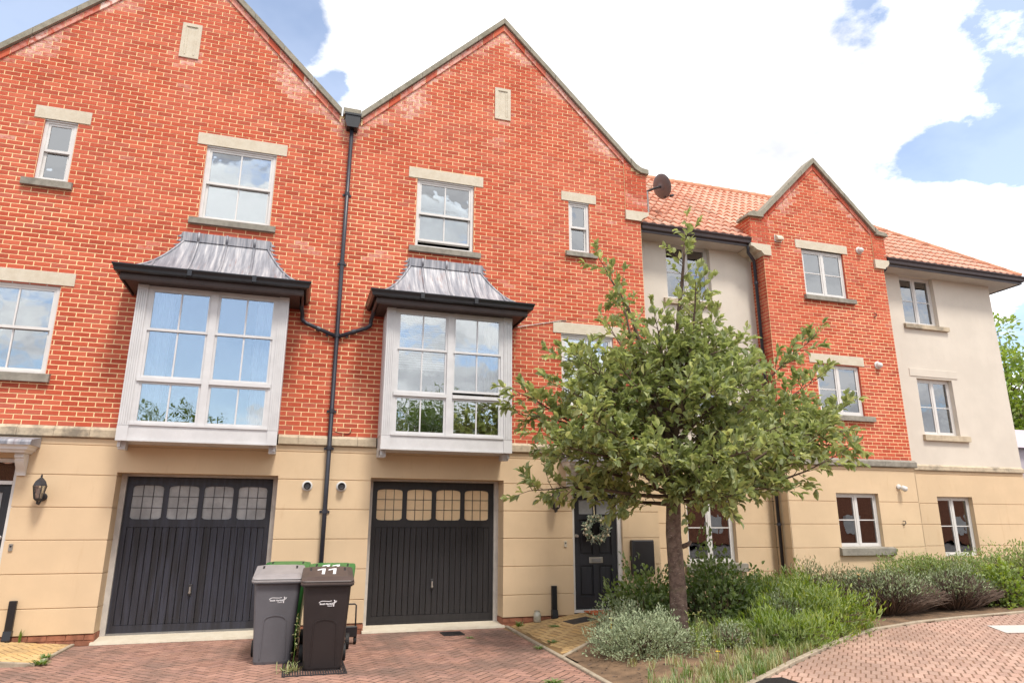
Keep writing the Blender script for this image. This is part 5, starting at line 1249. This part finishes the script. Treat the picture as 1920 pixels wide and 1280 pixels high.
shrub('grey_shrub', 'pale silvery clump in the bright green growth right of the trunk', (6.75, -2.60), (.42, .36), .62, 2400, 'greyleaf', .036, .017, seed=8, upright=.3, group=G)
shrub('grey_shrub', 'small pale grey clump at the foot of the tree trunk', (5.45, -3.25), (.28, .25), .32, 1200, 'greyleaf', .033, .016, seed=28, upright=.3, group=G)
shrub('dark_shrub', 'dark green glossy shrub left of the tree trunk near the door', (5.20, -1.55), (.70, .55), .78, 2300, 'holly', .075, .046, seed=9, upright=.25, lump=.7, nst=50, group=G)
shrub('dark_shrub', 'dark green jagged shrub right of the tree trunk under the window', (6.15, -1.95), (.72, .62), 1.0, 3200, 'holly', .075, .046, seed=12, upright=.25, lump=.8, nst=70, group=G)
shrub('bright_shrub', 'bright green feathery growth filling the middle of the bed', (7.30, -2.40), (1.05, .72), .66, 10000, 'brightleaf', .085, .020, seed=15, upright=.6, lump=.95, group=G)
shrub('bright_shrub', 'yellow-green low growth near the bed kerb', (6.35, -3.12), (.78, .46), .36, 5000, 'brightleaf', .085, .017, seed=17, upright=.6, lump=1.0, group=G)
shrub('green_shrub', 'mid green growth under the window wall between trunk and lavender', (7.65, -1.25), (.95, .6), .72, 5200, 'juniper', .06, .02, seed=19, upright=.5, lump=.5, group=G)
shrub('lavender', 'olive lavender bush with brown flower stalks at the gable corner', (8.85, -1.05), (.85, .55), .76, 4600, 'olive', .06, .014, stem='deadtwig', seed=21, upright=.7, nst=320, lump=.45, group=G)
shrub('sage_shrub', 'sage green shrub with bare woody brown stems along the kerb', (9.75, -1.52), (1.35, .60), .74, 8600, 'hebe', .046, .02, stem='deadtwig', seed=23, upright=.4, nst=1500, lump=.3, bare=.45, group=G)
shrub('sage_shrub', 'grey-green woody shrub below the light green bush at the kerb', (11.3, -1.45), (1.1, .55), .70, 6500, 'hebe', .046, .02, stem='deadtwig', seed=26, upright=.4, nst=1300, lump=.35, bare=.45, group=G)
shrub('juniper', 'large rounded light green bush below the cream ground-floor window', (12.1, -.60), (1.7, .75), .86, 14000, 'juniper', .05, .018, stem='deadtwig', seed=31, upright=.25, nst=500, lump=.4, bare=.12, group=G)
shrub('juniper', 'rounded green bush at the far right end of the bed', (13.9, -.95), (1.5, .95), .94, 11000, 'juniper', .05, .019, stem='deadtwig', seed=33, upright=.25, nst=600, lump=.4, bare=.22, group=G)
shrub('ivy_shrub', 'leafy yellow-green climber tumbling over the right-hand bush', (12.45, -1.5), (.5, .35), .74, 1500, 'brightleaf', .075, .055, seed=36, upright=.05, lump=.5, group=G)
# grass in the bed: nobody could count the blades
def blades(mb, x, y, z, n, h, spread, w=.006):
    for i in range(n):
        a = random.uniform(0, 6.28); l = random.uniform(.2, 1)*spread; hh = h*random.uniform(.5, 1.2); p = Vector((x+random.gauss(0, spread*.3), y+random.gauss(0, spread*.3), z)); t = p+Vector((math.cos(a)*l, math.sin(a)*l, hh)); m = p.lerp(t, .5)+Vector((0, 0, hh*.18)); s = Vector((-math.sin(a), math.cos(a), 0))*w
        mb.add([tuple(p-s), tuple(p+s), tuple(m+s*.8), tuple(m-s*.8), tuple(t)], [(0, 1, 2, 3), (3, 2, 4)], random.random()+.001)
gb = MB(); gs = MB()
for i in range(400):
    x = random.uniform(3.5, 8.6); y = kerb_y(x)+abs(random.gauss(.05, .55))+.04
    if inside(BED, x, y) and y < -2.0 and x > kx(y)+.1: blades(gs if random.random() < .55 else gb, x, y, soil_z(x, y)-.01, 14, .13, .08, .004)
for i in range(120):
    x = random.uniform(5.2, 6.4); y = random.uniform(-3.4, -2.3); blades(gb if random.random() < .5 else gs, x, y, soil_z(x, y)-.01, 14, .22, .08, .004)
o = gb.build('grass', MT['weed'], recalc=False); o['kind'] = 'stuff'; tag(o, 'green grass growing through the front of the bed', 'grass')
o = gs.build('dry_grass', MT['straw'], recalc=False); o['kind'] = 'stuff'; tag(o, 'straw-coloured dry grass along the bed kerb', 'grass')
def weed(x, y, z, n, h, sp, label, mat='weed'):
    mb = MB()
    for i in range(n):
        a = random.uniform(0, 6.28); p = Vector((x+random.gauss(0, sp*.3), y+random.gauss(0, sp*.3), z)); d = Vector((math.cos(a)*sp, math.sin(a)*sp, h*random.uniform(.4, 1.1))); leaf_faces(mb, p, d, Vector((0, 0, 1)), d.length, .016, random.random())
    return tag(mb.build('weed', MT[mat], recalc=False), label, 'weed', 'weeds in the paving joints')
for a in ((3.62, -.16, .02, 40, .09, .07, 'small weed at the wall foot beside the glass jar'), (4.02, -.72, .075, 30, .03, .08, 'flat weed in the middle of the buff path'), (3.60, -1.75, .02, 26, .04, .08, 'weed in a joint of the buff path near the edging'), (3.30, -2.05, .0, 26, .04, .09, 'weed against the edging half way along the driveway'), (2.62, -.95, .0, 16, .03, .06, 'tiny weed on the driveway by the small grate'), (2.75, -4.0, .0, 40, .05, .10, 'green weed on the driveway at the bottom edge of the picture'), (-2.70, -1.42, .01, 50, .07, .09, 'green weed at the corner of the left-hand path'), (-2.76, -1.05, .015, 40, .06, .07, 'green weed along the side of the left-hand path'), (-3.36, -.05, .06, 10, .2, .03, 'thin weed beside the left-hand pipe cover'), (4.05, -2.2, .07, 18, .06, .06, 'weed at the inner corner of the bed edging')): weed(*a)
t = thing('tall_weed', 'tall pale weed growing between the grey and black bins', 'weed', (.12, -2.62, 0))
k = MB(); k.tube([(.12, -2.62, 0), (.14, -2.64, .2), (.13, -2.65, .42), (.16, -2.66, .60)], [.005, .004, .003, .002], 5); k.build('stem', MT['weed'], t)
k = MB()
for i in range(70): leaf_faces(k, Vector((.12+random.gauss(0, .05), -2.62+random.gauss(0, .04), 0)), rv(1)+Vector((0, 0, .7)), Vector((0, 0, 1)), random.uniform(.06, .16), .014, random.random())
for i in range(26): leaf_faces(k, Vector((.14, -2.645, .2+.4*i/26)), rv(1)+Vector((0, 0, .5)), Vector((0, 0, 1)), random.uniform(.03, .06), .012, random.random())
k.build('leaves', MT['straw'], t, recalc=False)
t = thing('yellow_weed', 'tall yellow-flowered weed in front of the tree trunk', 'weed', (4.75, -3.65, soil_z(4.75, -3.65)))
k = MB(); y = MB()
for i in range(7):
    a = random.uniform(0, 6.28); b = Vector((4.75+random.gauss(0, .03), -3.65+random.gauss(0, .03), soil_z(4.75, -3.65))); tp = b+Vector((math.cos(a)*.10, math.sin(a)*.08, random.uniform(.28, .5)))
    for j in range(26): leaf_faces(k, b.lerp(tp, random.random()), rv(1)+Vector((0, 0, .4)), Vector((0, 0, 1)), random.uniform(.04, .08), .014, random.random())
    for j in range(8): leaf_faces(y, tp, rv(1)+Vector((0, 0, 1)), Vector((0, 0, 1)), .025, .018, .5)
k.build('leaves', MT['brightleaf'], t, recalc=False); y.build('flowers', MT['straw'], t, recalc=False)
for x, y_, z, lab in ((4.10, -2.62, .42, 'single yellow flower on the silvery mound near the path'), (4.95, -3.75, .16, 'tiny yellow flower in the grass in front of the trunk'), (9.2, -1.55, .80, 'yellow flower spray above the lavender')):
    k = MB(); c = Vector((x, y_, z)); 
    for j in range(10): a = j*.628; leaf_faces(k, c, Vector((math.cos(a), math.sin(a), .3)), Vector((0, 0, 1)), .032, .02, .5)
    k.tube([(x, y_, z-.14), (x, y_, z)], .004, 4); tag(k.build('yellow_flower', MT['yellow'], recalc=False), lab, 'flower', 'yellow flowers in the bed')

# ------------------------------------------------------------------ wheelie bins
def text_mb(s, size, bold=0.):
    cu = bpy.data.curves.new('t', 'FONT'); cu.body = s; cu.size = size; cu.align_x = 'CENTER'; cu.align_y = 'CENTER'; cu.offset = bold; cu.extrude = .0012
    ob = bpy.data.objects.new('t', cu); scene.collection.objects.link(ob); bpy.context.view_layer.update()
    me = bpy.data.meshes.new_from_object(ob.evaluated_get(bpy.context.evaluated_depsgraph_get()))
    V = [v.co.copy() for v in me.vertices]; F = [tuple(p.vertices) for p in me.polygons]
    bpy.data.objects.remove(ob); bpy.data.curves.remove(cu); bpy.data.meshes.remove(me); return V, F
def ring(w, d, z, r, yo=0., n=5):
    P = []
    for cx_, cy_, a0 in ((w-r, d-r, 0), (-w+r, d-r, 90), (-w+r, -d+r, 180), (w-r, -d+r, 270)):
        for i in range(n): a = R(a0+90*i/(n-1)); P.append((cx_+r*math.cos(a), cy_+r*math.sin(a)+yo, z))
    return P
def loft(mb, rings, M, cap=True, sh=(9, 0)):
    n = len(rings[0]); P = [tuple(M @ Vector((p[0], p[1], p[2]+((p[1]+.35)*sh[1] if p[2] > sh[0] else 0)))) for r_ in rings for p in r_]
    F = [(i*n+j, i*n+(j+1) % n, (i+1)*n+(j+1) % n, (i+1)*n+j) for i in range(len(rings)-1) for j in range(n)]
    if cap: F += [tuple(range(n-1, -1, -1)), tuple(range((len(rings)-1)*n, len(rings)*n))]
    mb.add(P, F); return mb
def wheelie(x, y, ang, body, lid, label, number=False, logo=False, lidtilt=0., sc=1.):
    """front faces -Y in its own space; origin at the middle of the footprint"""
    M = Matrix.Translation((x, y, 0)) @ Matrix.Rotation(R(ang), 4, 'Z') @ Matrix.Scale(sc, 4)
    t = thing('wheelie_bin', label, 'bin', (x, y, 0), 'wheelie bins on the driveway')
    k = MB(); loft(k, [ring(.205, .25, .0, .05, -.03), ring(.215, .258, .03, .05, -.03), ring(.27, .335, .90, .05), ring(.285, .35, .905, .05), ring(.285, .35, .935, .05)], M, True, (.8, .15))
    b = k.build('body', MT[body], t, smooth=False)
    # arched relief panel on the front, standing 6 mm proud
    def fy(z): return -(.285+(.335-.285)*(z/.90))+.002
    pts = []
    for i in range(9): a = math.pi*i/8; pts.append((.125*math.cos(a)*1.0, .50+.06*math.sin(a)**.6))
    pts = [(.15, .06), (.135, .50)]+[(.135*math.cos(a)*(1 if abs(math.cos(a)) > .98 else 1), .50+.055*math.sin(a)) for a in [math.pi*i/10 for i in range(1, 10)]]+[(-.135, .50), (-.15, .06)]
    k = MB(); n = len(pts); rim = [(px_*1.0, pz) for px_, pz in pts]; inn = [(px_*.90, pz-.012 if pz > .1 else pz) for px_, pz in pts]
    P = [tuple(M @ Vector((a, fy(c)-.001, c))) for a, c in rim]+[tuple(M @ Vector((a*.985, fy(c)-.010, c))) for a, c in rim]+[tuple(M @ Vector((a, fy(c)-.010, c))) for a, c in inn]+[tuple(M @ Vector((a*.98, fy(c)-.002, c))) for a, c in inn]
    F = []
    for L_ in range(3): F += [(L_*n+i, L_*n+i+1, (L_+1)*n+i+1, (L_+1)*n+i) for i in range(n-1)]
    k.add(P, F); k.build('front_panel', MT[body], b)
    # rim lip and lid
    SH = Matrix(((1, 0, 0, 0), (0, 1, 0, 0), (0, .15, 1, .0525), (0, 0, 0, 1)))
    T = M @ Matrix.Translation((0, .33, .935)) @ Matrix.Rotation(R(lidtilt), 4, 'X') @ Matrix.Translation((0, -.33, 0)) @ SH
    k = MB(); loft(k, [ring(.292, .362, .0, .055, -.01), ring(.304, .378, .004, .055, -.01), ring(.304, .378, .020, .055, -.01), ring(.293, .364, .024, .055, -.01), ring(.293, .364, .034, .055, -.01), ring(.300, .372, .037, .055, -.01), ring(.296, .366, .048, .055, -.01), ring(.28, .345, .052, .055, -.005), ring(.25, .30, .062, .06, .0), ring(.23, .275, .07, .06, .005)], T)
    ld = k.build('lid', MT[lid], t)
    k = MB()
    for s in (-1, 1): k.rbox(*sorted((s*.215, s*.19)), .05, .20, .062, .075, .004, M=T)
    k.build('lid_slot', MT['rubber'], ld)
    k = MB(); loft(k, [ring(.30, .37, -.012, .055, -.01), ring(.303, .375, -.008, .055, -.01), ring(.303, .375, -.001, .055, -.01)], M @ Matrix.Translation((0, 0, .935)) @ SH); k.build('rim', MT[body], b)
    k = MB(); k.tube([M @ Vector((-.24, .36, 1.02)), M @ Vector((-.24, .42, 1.04)), M @ Vector((.24, .42, 1.04)), M @ Vector((.24, .36, 1.02))], .014, 8); k.build('handle', MT[body], b, smooth=True)
    for s in (-1, 1):
        ax_ = M.to_3x3() @ Vector((s, 0, 0)); c = M @ Vector((s*.225, .29, .1))
        k = MB(); k.lathe([(.06, 0), (.095, .0), (.1, .008), (.1, .042), (.095, .05), (.06, .05)], c, ax_, 24); w = k.build('wheel', MT['rubber'], t)
        MB().lathe([(.058, .004), (.05, .03), (.02, .046)], c, ax_, 16).build('hub', MT[body], w)
    k = MB(); k.tube([M @ Vector((-.23, .29, .1)), M @ Vector((.23, .29, .1))], .012, 8); k.build('axle', MT['chrome'], t)
    if number:
        k = MB()
        for ox in (-.075, .055):       # brush-painted figures: stem and flag
            for poly in ([(ox, -.15), (ox+.034, -.15), (ox+.046, .15), (ox+.012, .15)], [(ox-.052, .045), (ox-.048, .10), (ox+.013, .151), (ox+.010, .085)]):
                k.add([tuple(T @ Vector((p, q, .0735+.0))) for p, q in poly], [(0, 1, 2, 3)])
        k.build('painted_number', MT['decal'], ld, recalc=False)
    if logo:
        tl = math.atan((.335-.285)/.90)
        TT = M @ Matrix.Translation((0, fy(.72)-.004, .72)) @ Matrix.Rotation(tl, 4, 'X') @ Matrix.Rotation(R(90), 4, 'X')
        k = MB(); V, F = text_mb('South Norfolk', .026, .0008); k.add([tuple(TT @ v) for v in V], F)
        V, F = text_mb('Council', .018, .0004); k.add([tuple(TT @ (v+Vector((.04, -.022, 0)))) for v in V], F)
        def ribbon(pts, w):
            for (a, b_), (c, d) in zip(pts[:-1], pts[1:]):
                dn = Vector((-(d-b_), c-a, 0)).normalized()*w/2
                k.add([tuple(TT @ (Vector((a, b_, 0))-dn)), tuple(TT @ (Vector((c, d, 0))-dn)), tuple(TT @ (Vector((c, d, 0))+dn)), tuple(TT @ (Vector((a, b_, 0))+dn))], [(0, 1, 2, 3)])
        ribbon([(-.085, .012), (-.07, .026), (-.05, .032), (-.01, .030), (.03, .028), (.06, .034)], .006)
        ribbon([(.082, -.03), (.084, -.005), (.092, .02), (.098, .034)], .010); ribbon([(.074, .012), (.088, .006), (.106, .018), (.116, .034)], .006); ribbon([(.088, .030), (.088, .042)], .010)
        k.build('council_logo', MT['decal'], b, recalc=False)
    return t
wheelie(-.10, -1.83, -1.5, 'bingrey', 'bingreylid', 'grey wheelie bin standing at the front left of the four', logo=True)
wheelie(.465, -2.37, -2, 'binblack', 'binlid', 'black wheelie bin at the front right with 11 painted on its lid', number=True, logo=True)
wheelie(.55, -1.55, -6, 'binblack', 'bingreen', 'green-lidded bin numbered 11 behind the black bin', number=True)
wheelie(-.02, -1.03, -4, 'bingreen', 'bingreen', 'green bin with its lid ajar behind the grey bin', lidtilt=-3)
# folded hand trolley beside the bins
t = thing('hand_trolley', 'small black metal trolley leaning by the wall behind the black bin', 'trolley', (.86, -.9, 0))
k = MB(); k.tube([(.78, -.95, .14), (.78, -.9, .50), (.80, -.9, .52), (.94, -.9, .52), (.96, -.9, .50), (.96, -.95, .14)], .011, 8); k.build('rail', MT['iron'], t, smooth=True)
MB().rbox(.76, .98, -1.02, -.88, .10, .24, .01).build('deck', MT['black'], t)
for x in (.765, .955): MB().lathe([(.05, -.012), (.06, -.008), (.06, .02), (.05, .024)], (x, -.95, .06), (1, 0, 0), 16).build('wheel', MT['rubber'], t)

# ------------------------------------------------------------------ wreath on the door
t = thing('wreath', 'flower and bauble wreath hanging on the black front door', 'wreath', (5.10, .08, 1.53)); wc = Vector((5.10, .045, 1.545))
k = MB(); b = []
for i in range(420):
    a = random.uniform(0, 6.28); q = random.uniform(0, 6.28); rr = .185+.065*math.cos(q)*random.random()**.4; p = wc+Vector((rr*math.cos(a), -.03-.045*abs(math.sin(q)), rr*math.sin(a)))
    leaf_faces(k, p, rv(1)+Vector((-math.sin(a), -.5, math.cos(a)))*.8, Vector((0, -1, 0))+rv(.4), random.uniform(.04, .085), .024, random.random())
k.build('greenery', MT['wreathleaf'], t, recalc=False, kind='stuff')
k = MB(); n = 28
P = []
for i in range(n):
    a = 2*math.pi*i/n
    for j in range(8): q = 2*math.pi*j/8; P.append((wc.x+(.185+.035*math.cos(q))*math.cos(a), wc.y-.03+.03*math.sin(q), wc.z+(.185+.035*math.cos(q))*math.sin(a)))
k.add(P, [(i*8+j, i*8+(j+1) % 8, ((i+1) % n)*8+(j+1) % 8, ((i+1) % n)*8+j) for i in range(n) for j in range(8)]); k.build('ring', MT['twig'], t, smooth=True)
for i in range(16):
    a = i*.3927+random.uniform(-.1, .1); rr = .185+random.uniform(-.04, .05); s = random.uniform(.016, .026)
    MB().lathe([(.002, -s), (s*.7, -s*.7), (s, 0), (s*.7, s*.7), (.002, s)], wc+Vector((rr*math.cos(a), -.085, rr*math.sin(a))), (0, -1, 0), 10).build('bauble', MT['bauble'], t, smooth=True)
MB().add([(5.085, .052, 1.72), (5.105, .052, 1.72), (5.10, .084, 2.13), (5.085, .084, 2.13), (5.085, .055, 1.72), (5.105, .055, 1.72), (5.10, .087, 2.13), (5.085, .087, 2.13)], [(0, 1, 2, 3), (4, 5, 6, 7), (0, 3, 7, 4), (1, 2, 6, 5)]).build('ribbon', MT['bauble'], t)

# ------------------------------------------------------------------ curtains, blind and dog behind the bay windows
def curtain(x0, x1, y, z0, z1, mat, label, folds=7, lean=0.):
    n = folds*8; P = []
    for zi in range(7):
        v = zi/6
        for i in range(n+1):
            u = i/n; wob = .05*noise.noise(Vector((u*3, v*2, x0)))
            P.append((x0+(x1-x0)*(u*(1-.18*(1-v))+.09*(1-v))+lean*(1-v)+wob*.5, y+.03*math.sin(u*folds*6.28+v)+wob, z0+(z1-z0)*v))
    m = n+1; k = MB(); k.add(P, [(j*m+i, j*m+i+1, (j+1)*m+i+1, (j+1)*m+i) for j in range(6) for i in range(n)])
    return tag(k.build('curtain', MT[mat], smooth=True, recalc=False), label, 'curtain', 'curtains in the bay windows')
curtain(-2.40, -1.96, -.38, 2.80, 5.02, 'curtain', 'white curtain at the left side of the left-hand bay', 5)
curtain(-.80, -.36, -.38, 2.80, 5.02, 'curtain', 'white curtain at the right side of the left-hand bay', 5, -.02)
curtain(2.92, 3.28, -.38, 2.80, 5.02, 'tancurtain', 'tan curtain at the right side of the bay with the dog', 5)
t = thing('venetian_blind', 'pale slatted blind in the left half of the bay with the dog', 'blind', (1.80, -.38, 4.2))
for i in range(24): MB().box(1.36, 2.22, -.40, -.375, 4.08+i*.04, 4.105+i*.04, M=None).build('slat', MT['blind'], t)
MB().box(1.36, 2.22, -.41, -.37, 5.0, 5.03).build('head_rail', MT['blind'], t)
def dog():
    x, y, z = 1.56, -.36, 2.995
    t = thing('dog', 'small tan dog sitting behind the lower pane of the right-hand bay window', 'dog', (x, y, z))
    me = bpy.data.meshes.new('dog_skin'); bm = bmesh.new(); vl = []
    jt = [((0, .06, .08), .085), ((0, .03, .16), .082), ((.005, .0, .235), .066), ((.01, -.01, .285), .05), ((.012, -.015, .335), .058), ((.01, -.065, .325), .034), ((.008, -.10, .317), .024),
          ((-.045, -.05, .16), .03), ((-.05, -.06, .07), .024), ((-.05, -.085, .012), .022), ((.05, -.05, .16), .03), ((.055, -.06, .07), .024), ((.055, -.085, .012), .022),
          ((-.085, .05, .07), .05), ((-.09, -.04, .025), .028), ((.085, .05, .07), .05), ((.09, -.04, .025), .028), ((-.045, .0, .385), .02), ((-.052, .0, .41), .01), ((.062, .0, .385), .02), ((.07, .0, .41), .01), ((0, .15, .05), .022), ((.05, .2, .05), .015)]
    ed = [(0, 1), (1, 2), (2, 3), (3, 4), (4, 5), (5, 6), (2, 7), (7, 8), (8, 9), (2, 10), (10, 11), (11, 12), (0, 13), (13, 14), (0, 15), (15, 16), (4, 17), (17, 18), (4, 19), (19, 20), (0, 21), (21, 22)]
    me.from_pydata([Vector(p)+Vector((x, y, z)) for p, r_ in jt], ed, [])
    ob = bpy.data.objects.new('dog_body', me); scene.collection.objects.link(ob)
    sk = ob.modifiers.new('s', 'SKIN'); ob.modifiers.new('d', 'SUBSURF').levels = 2
    for i, (p, r_) in enumerate(jt): me.skin_vertices[0].data[i].radius = (r_, r_)
    me.skin_vertices[0].data[0].use_root = True
    bpy.context.view_layer.update(); m2 = bpy.data.meshes.new_from_object(ob.evaluated_get(bpy.context.evaluated_depsgraph_get())); bpy.data.objects.remove(ob)
    m2.materials.clear(); link('body', m2, MT['dog'], t, True)
    MB().lathe([(.002, -.01), (.012, 0), (.002, .01)], (x+.008, y-.125, z+.322), (0, -1, 0), 8).build('nose', MT['dark'], t)
    for s in (-1, 1): MB().lathe([(.002, -.008), (.009, 0), (.002, .008)], (x+.012+s*.026, y-.066, z+.35), (0, -1, 0), 8).build('eye', MT['dark'], t)
dog()

# ------------------------------------------------------------------ trees beyond and across the road
def big_tree(label, x, y, h, r, n, mat, seed, lsz=.28, group=None, cz=.62):
    rs = random.getstate(); random.seed(seed)
    t = thing('background_tree', label, 'tree', (x, y, 0), group)
    k = MB(); k.tube([(x, y, -.1), (x+.1, y, h*.3), (x, y+.1, h*.55), (x, y, h*.85)], [.28, .2, .12, .03], 10); k.build('trunk', MT['bark'], t, smooth=True)
    b = MB(); f = MB(); cl = []
    for i in range(46):
        u = rv(1).normalized(); q = random.random()**.45; c = Vector((x+u.x*r*q, y+u.y*r*q, h*cz+u.z*h*.36*q)); cl.append((c, random.uniform(.5, 1.0)*r*.36)); b.tube([(x, y, min(h*.8, max(h*.2, c.z-r*.4))), c], [.05, .015], 5)
    b.build('limbs', MT['bark'], t, smooth=True, recalc=False, kind='stuff')
    for i in range(n):
        c, s = random.choice(cl); u = rv(1).normalized(); p = c+u*s*random.random()**.35; leaf_faces(f, p, u+rv(.6), Vector((0, 0, 1))+rv(.6), lsz*random.uniform(.6, 1.2), lsz*.55, min(.99, max(.01, random.gauss(.45, .25))))
    f.build('crown', MT[mat], t, recalc=False, kind='stuff'); random.setstate(rs)
big_tree('tall light green tree beyond the right-hand end of the flats', 37.5, 16, 12.6, 3.6, 7000, 'brightleaf', 51, .30)
big_tree('green tree low behind the right-hand corner of the flats', 36.5, 17.5, 8.0, 3.0, 4000, 'leaf', 52, .30)
big_tree('leafy tree across the road whose reflection shows in the left-hand bay', -8.5, -34, 8.6, 4.2, 12000, 'holly', 53, .20, 'trees across the road seen in the window panes')
big_tree('broad tree across the road whose reflection shows in the right-hand bay', 7.5, -33, 9.5, 4.8, 14000, 'holly', 54, .20, 'trees across the road seen in the window panes')
big_tree('tree across the road whose reflection shows in the far left window', -21, -34, 10.5, 4.2, 12000, 'holly', 55, .20, 'trees across the road seen in the window panes')
t = thing('terrace_row', 'brick terrace across the road, seen only as reflections in the ground-floor windows', 'building', (4, -38, 0))
MB().box(-40, 95, -44, -38, 0, 5.2).build('wall', MT['plinth'], t); MB().prism([(-44.4, 5.2), (-37.6, 5.2), (-41, 7.8)], -40.3, 95.3, 'x').build('roof', MT['ridge'], t)
for i in range(30): MB().box(-38+i*4.4, -36.6+i*4.4, -37.98, -37.9, .9, 2.3).build('window', MT['white'], t)
t = thing('outbuilding', 'pale grey outbuilding wall just showing at the right edge behind the flats', 'building', (31, 12, 0))
MB().box(28.5, 36, 11, 14, 0, 4.9).build('wall', MT['far'], t); MB().prism([(10.7, 4.9), (14.3, 4.9), (12.5, 6.0)], 28.2, 36.3, 'x').build('roof', MT['far'], t)
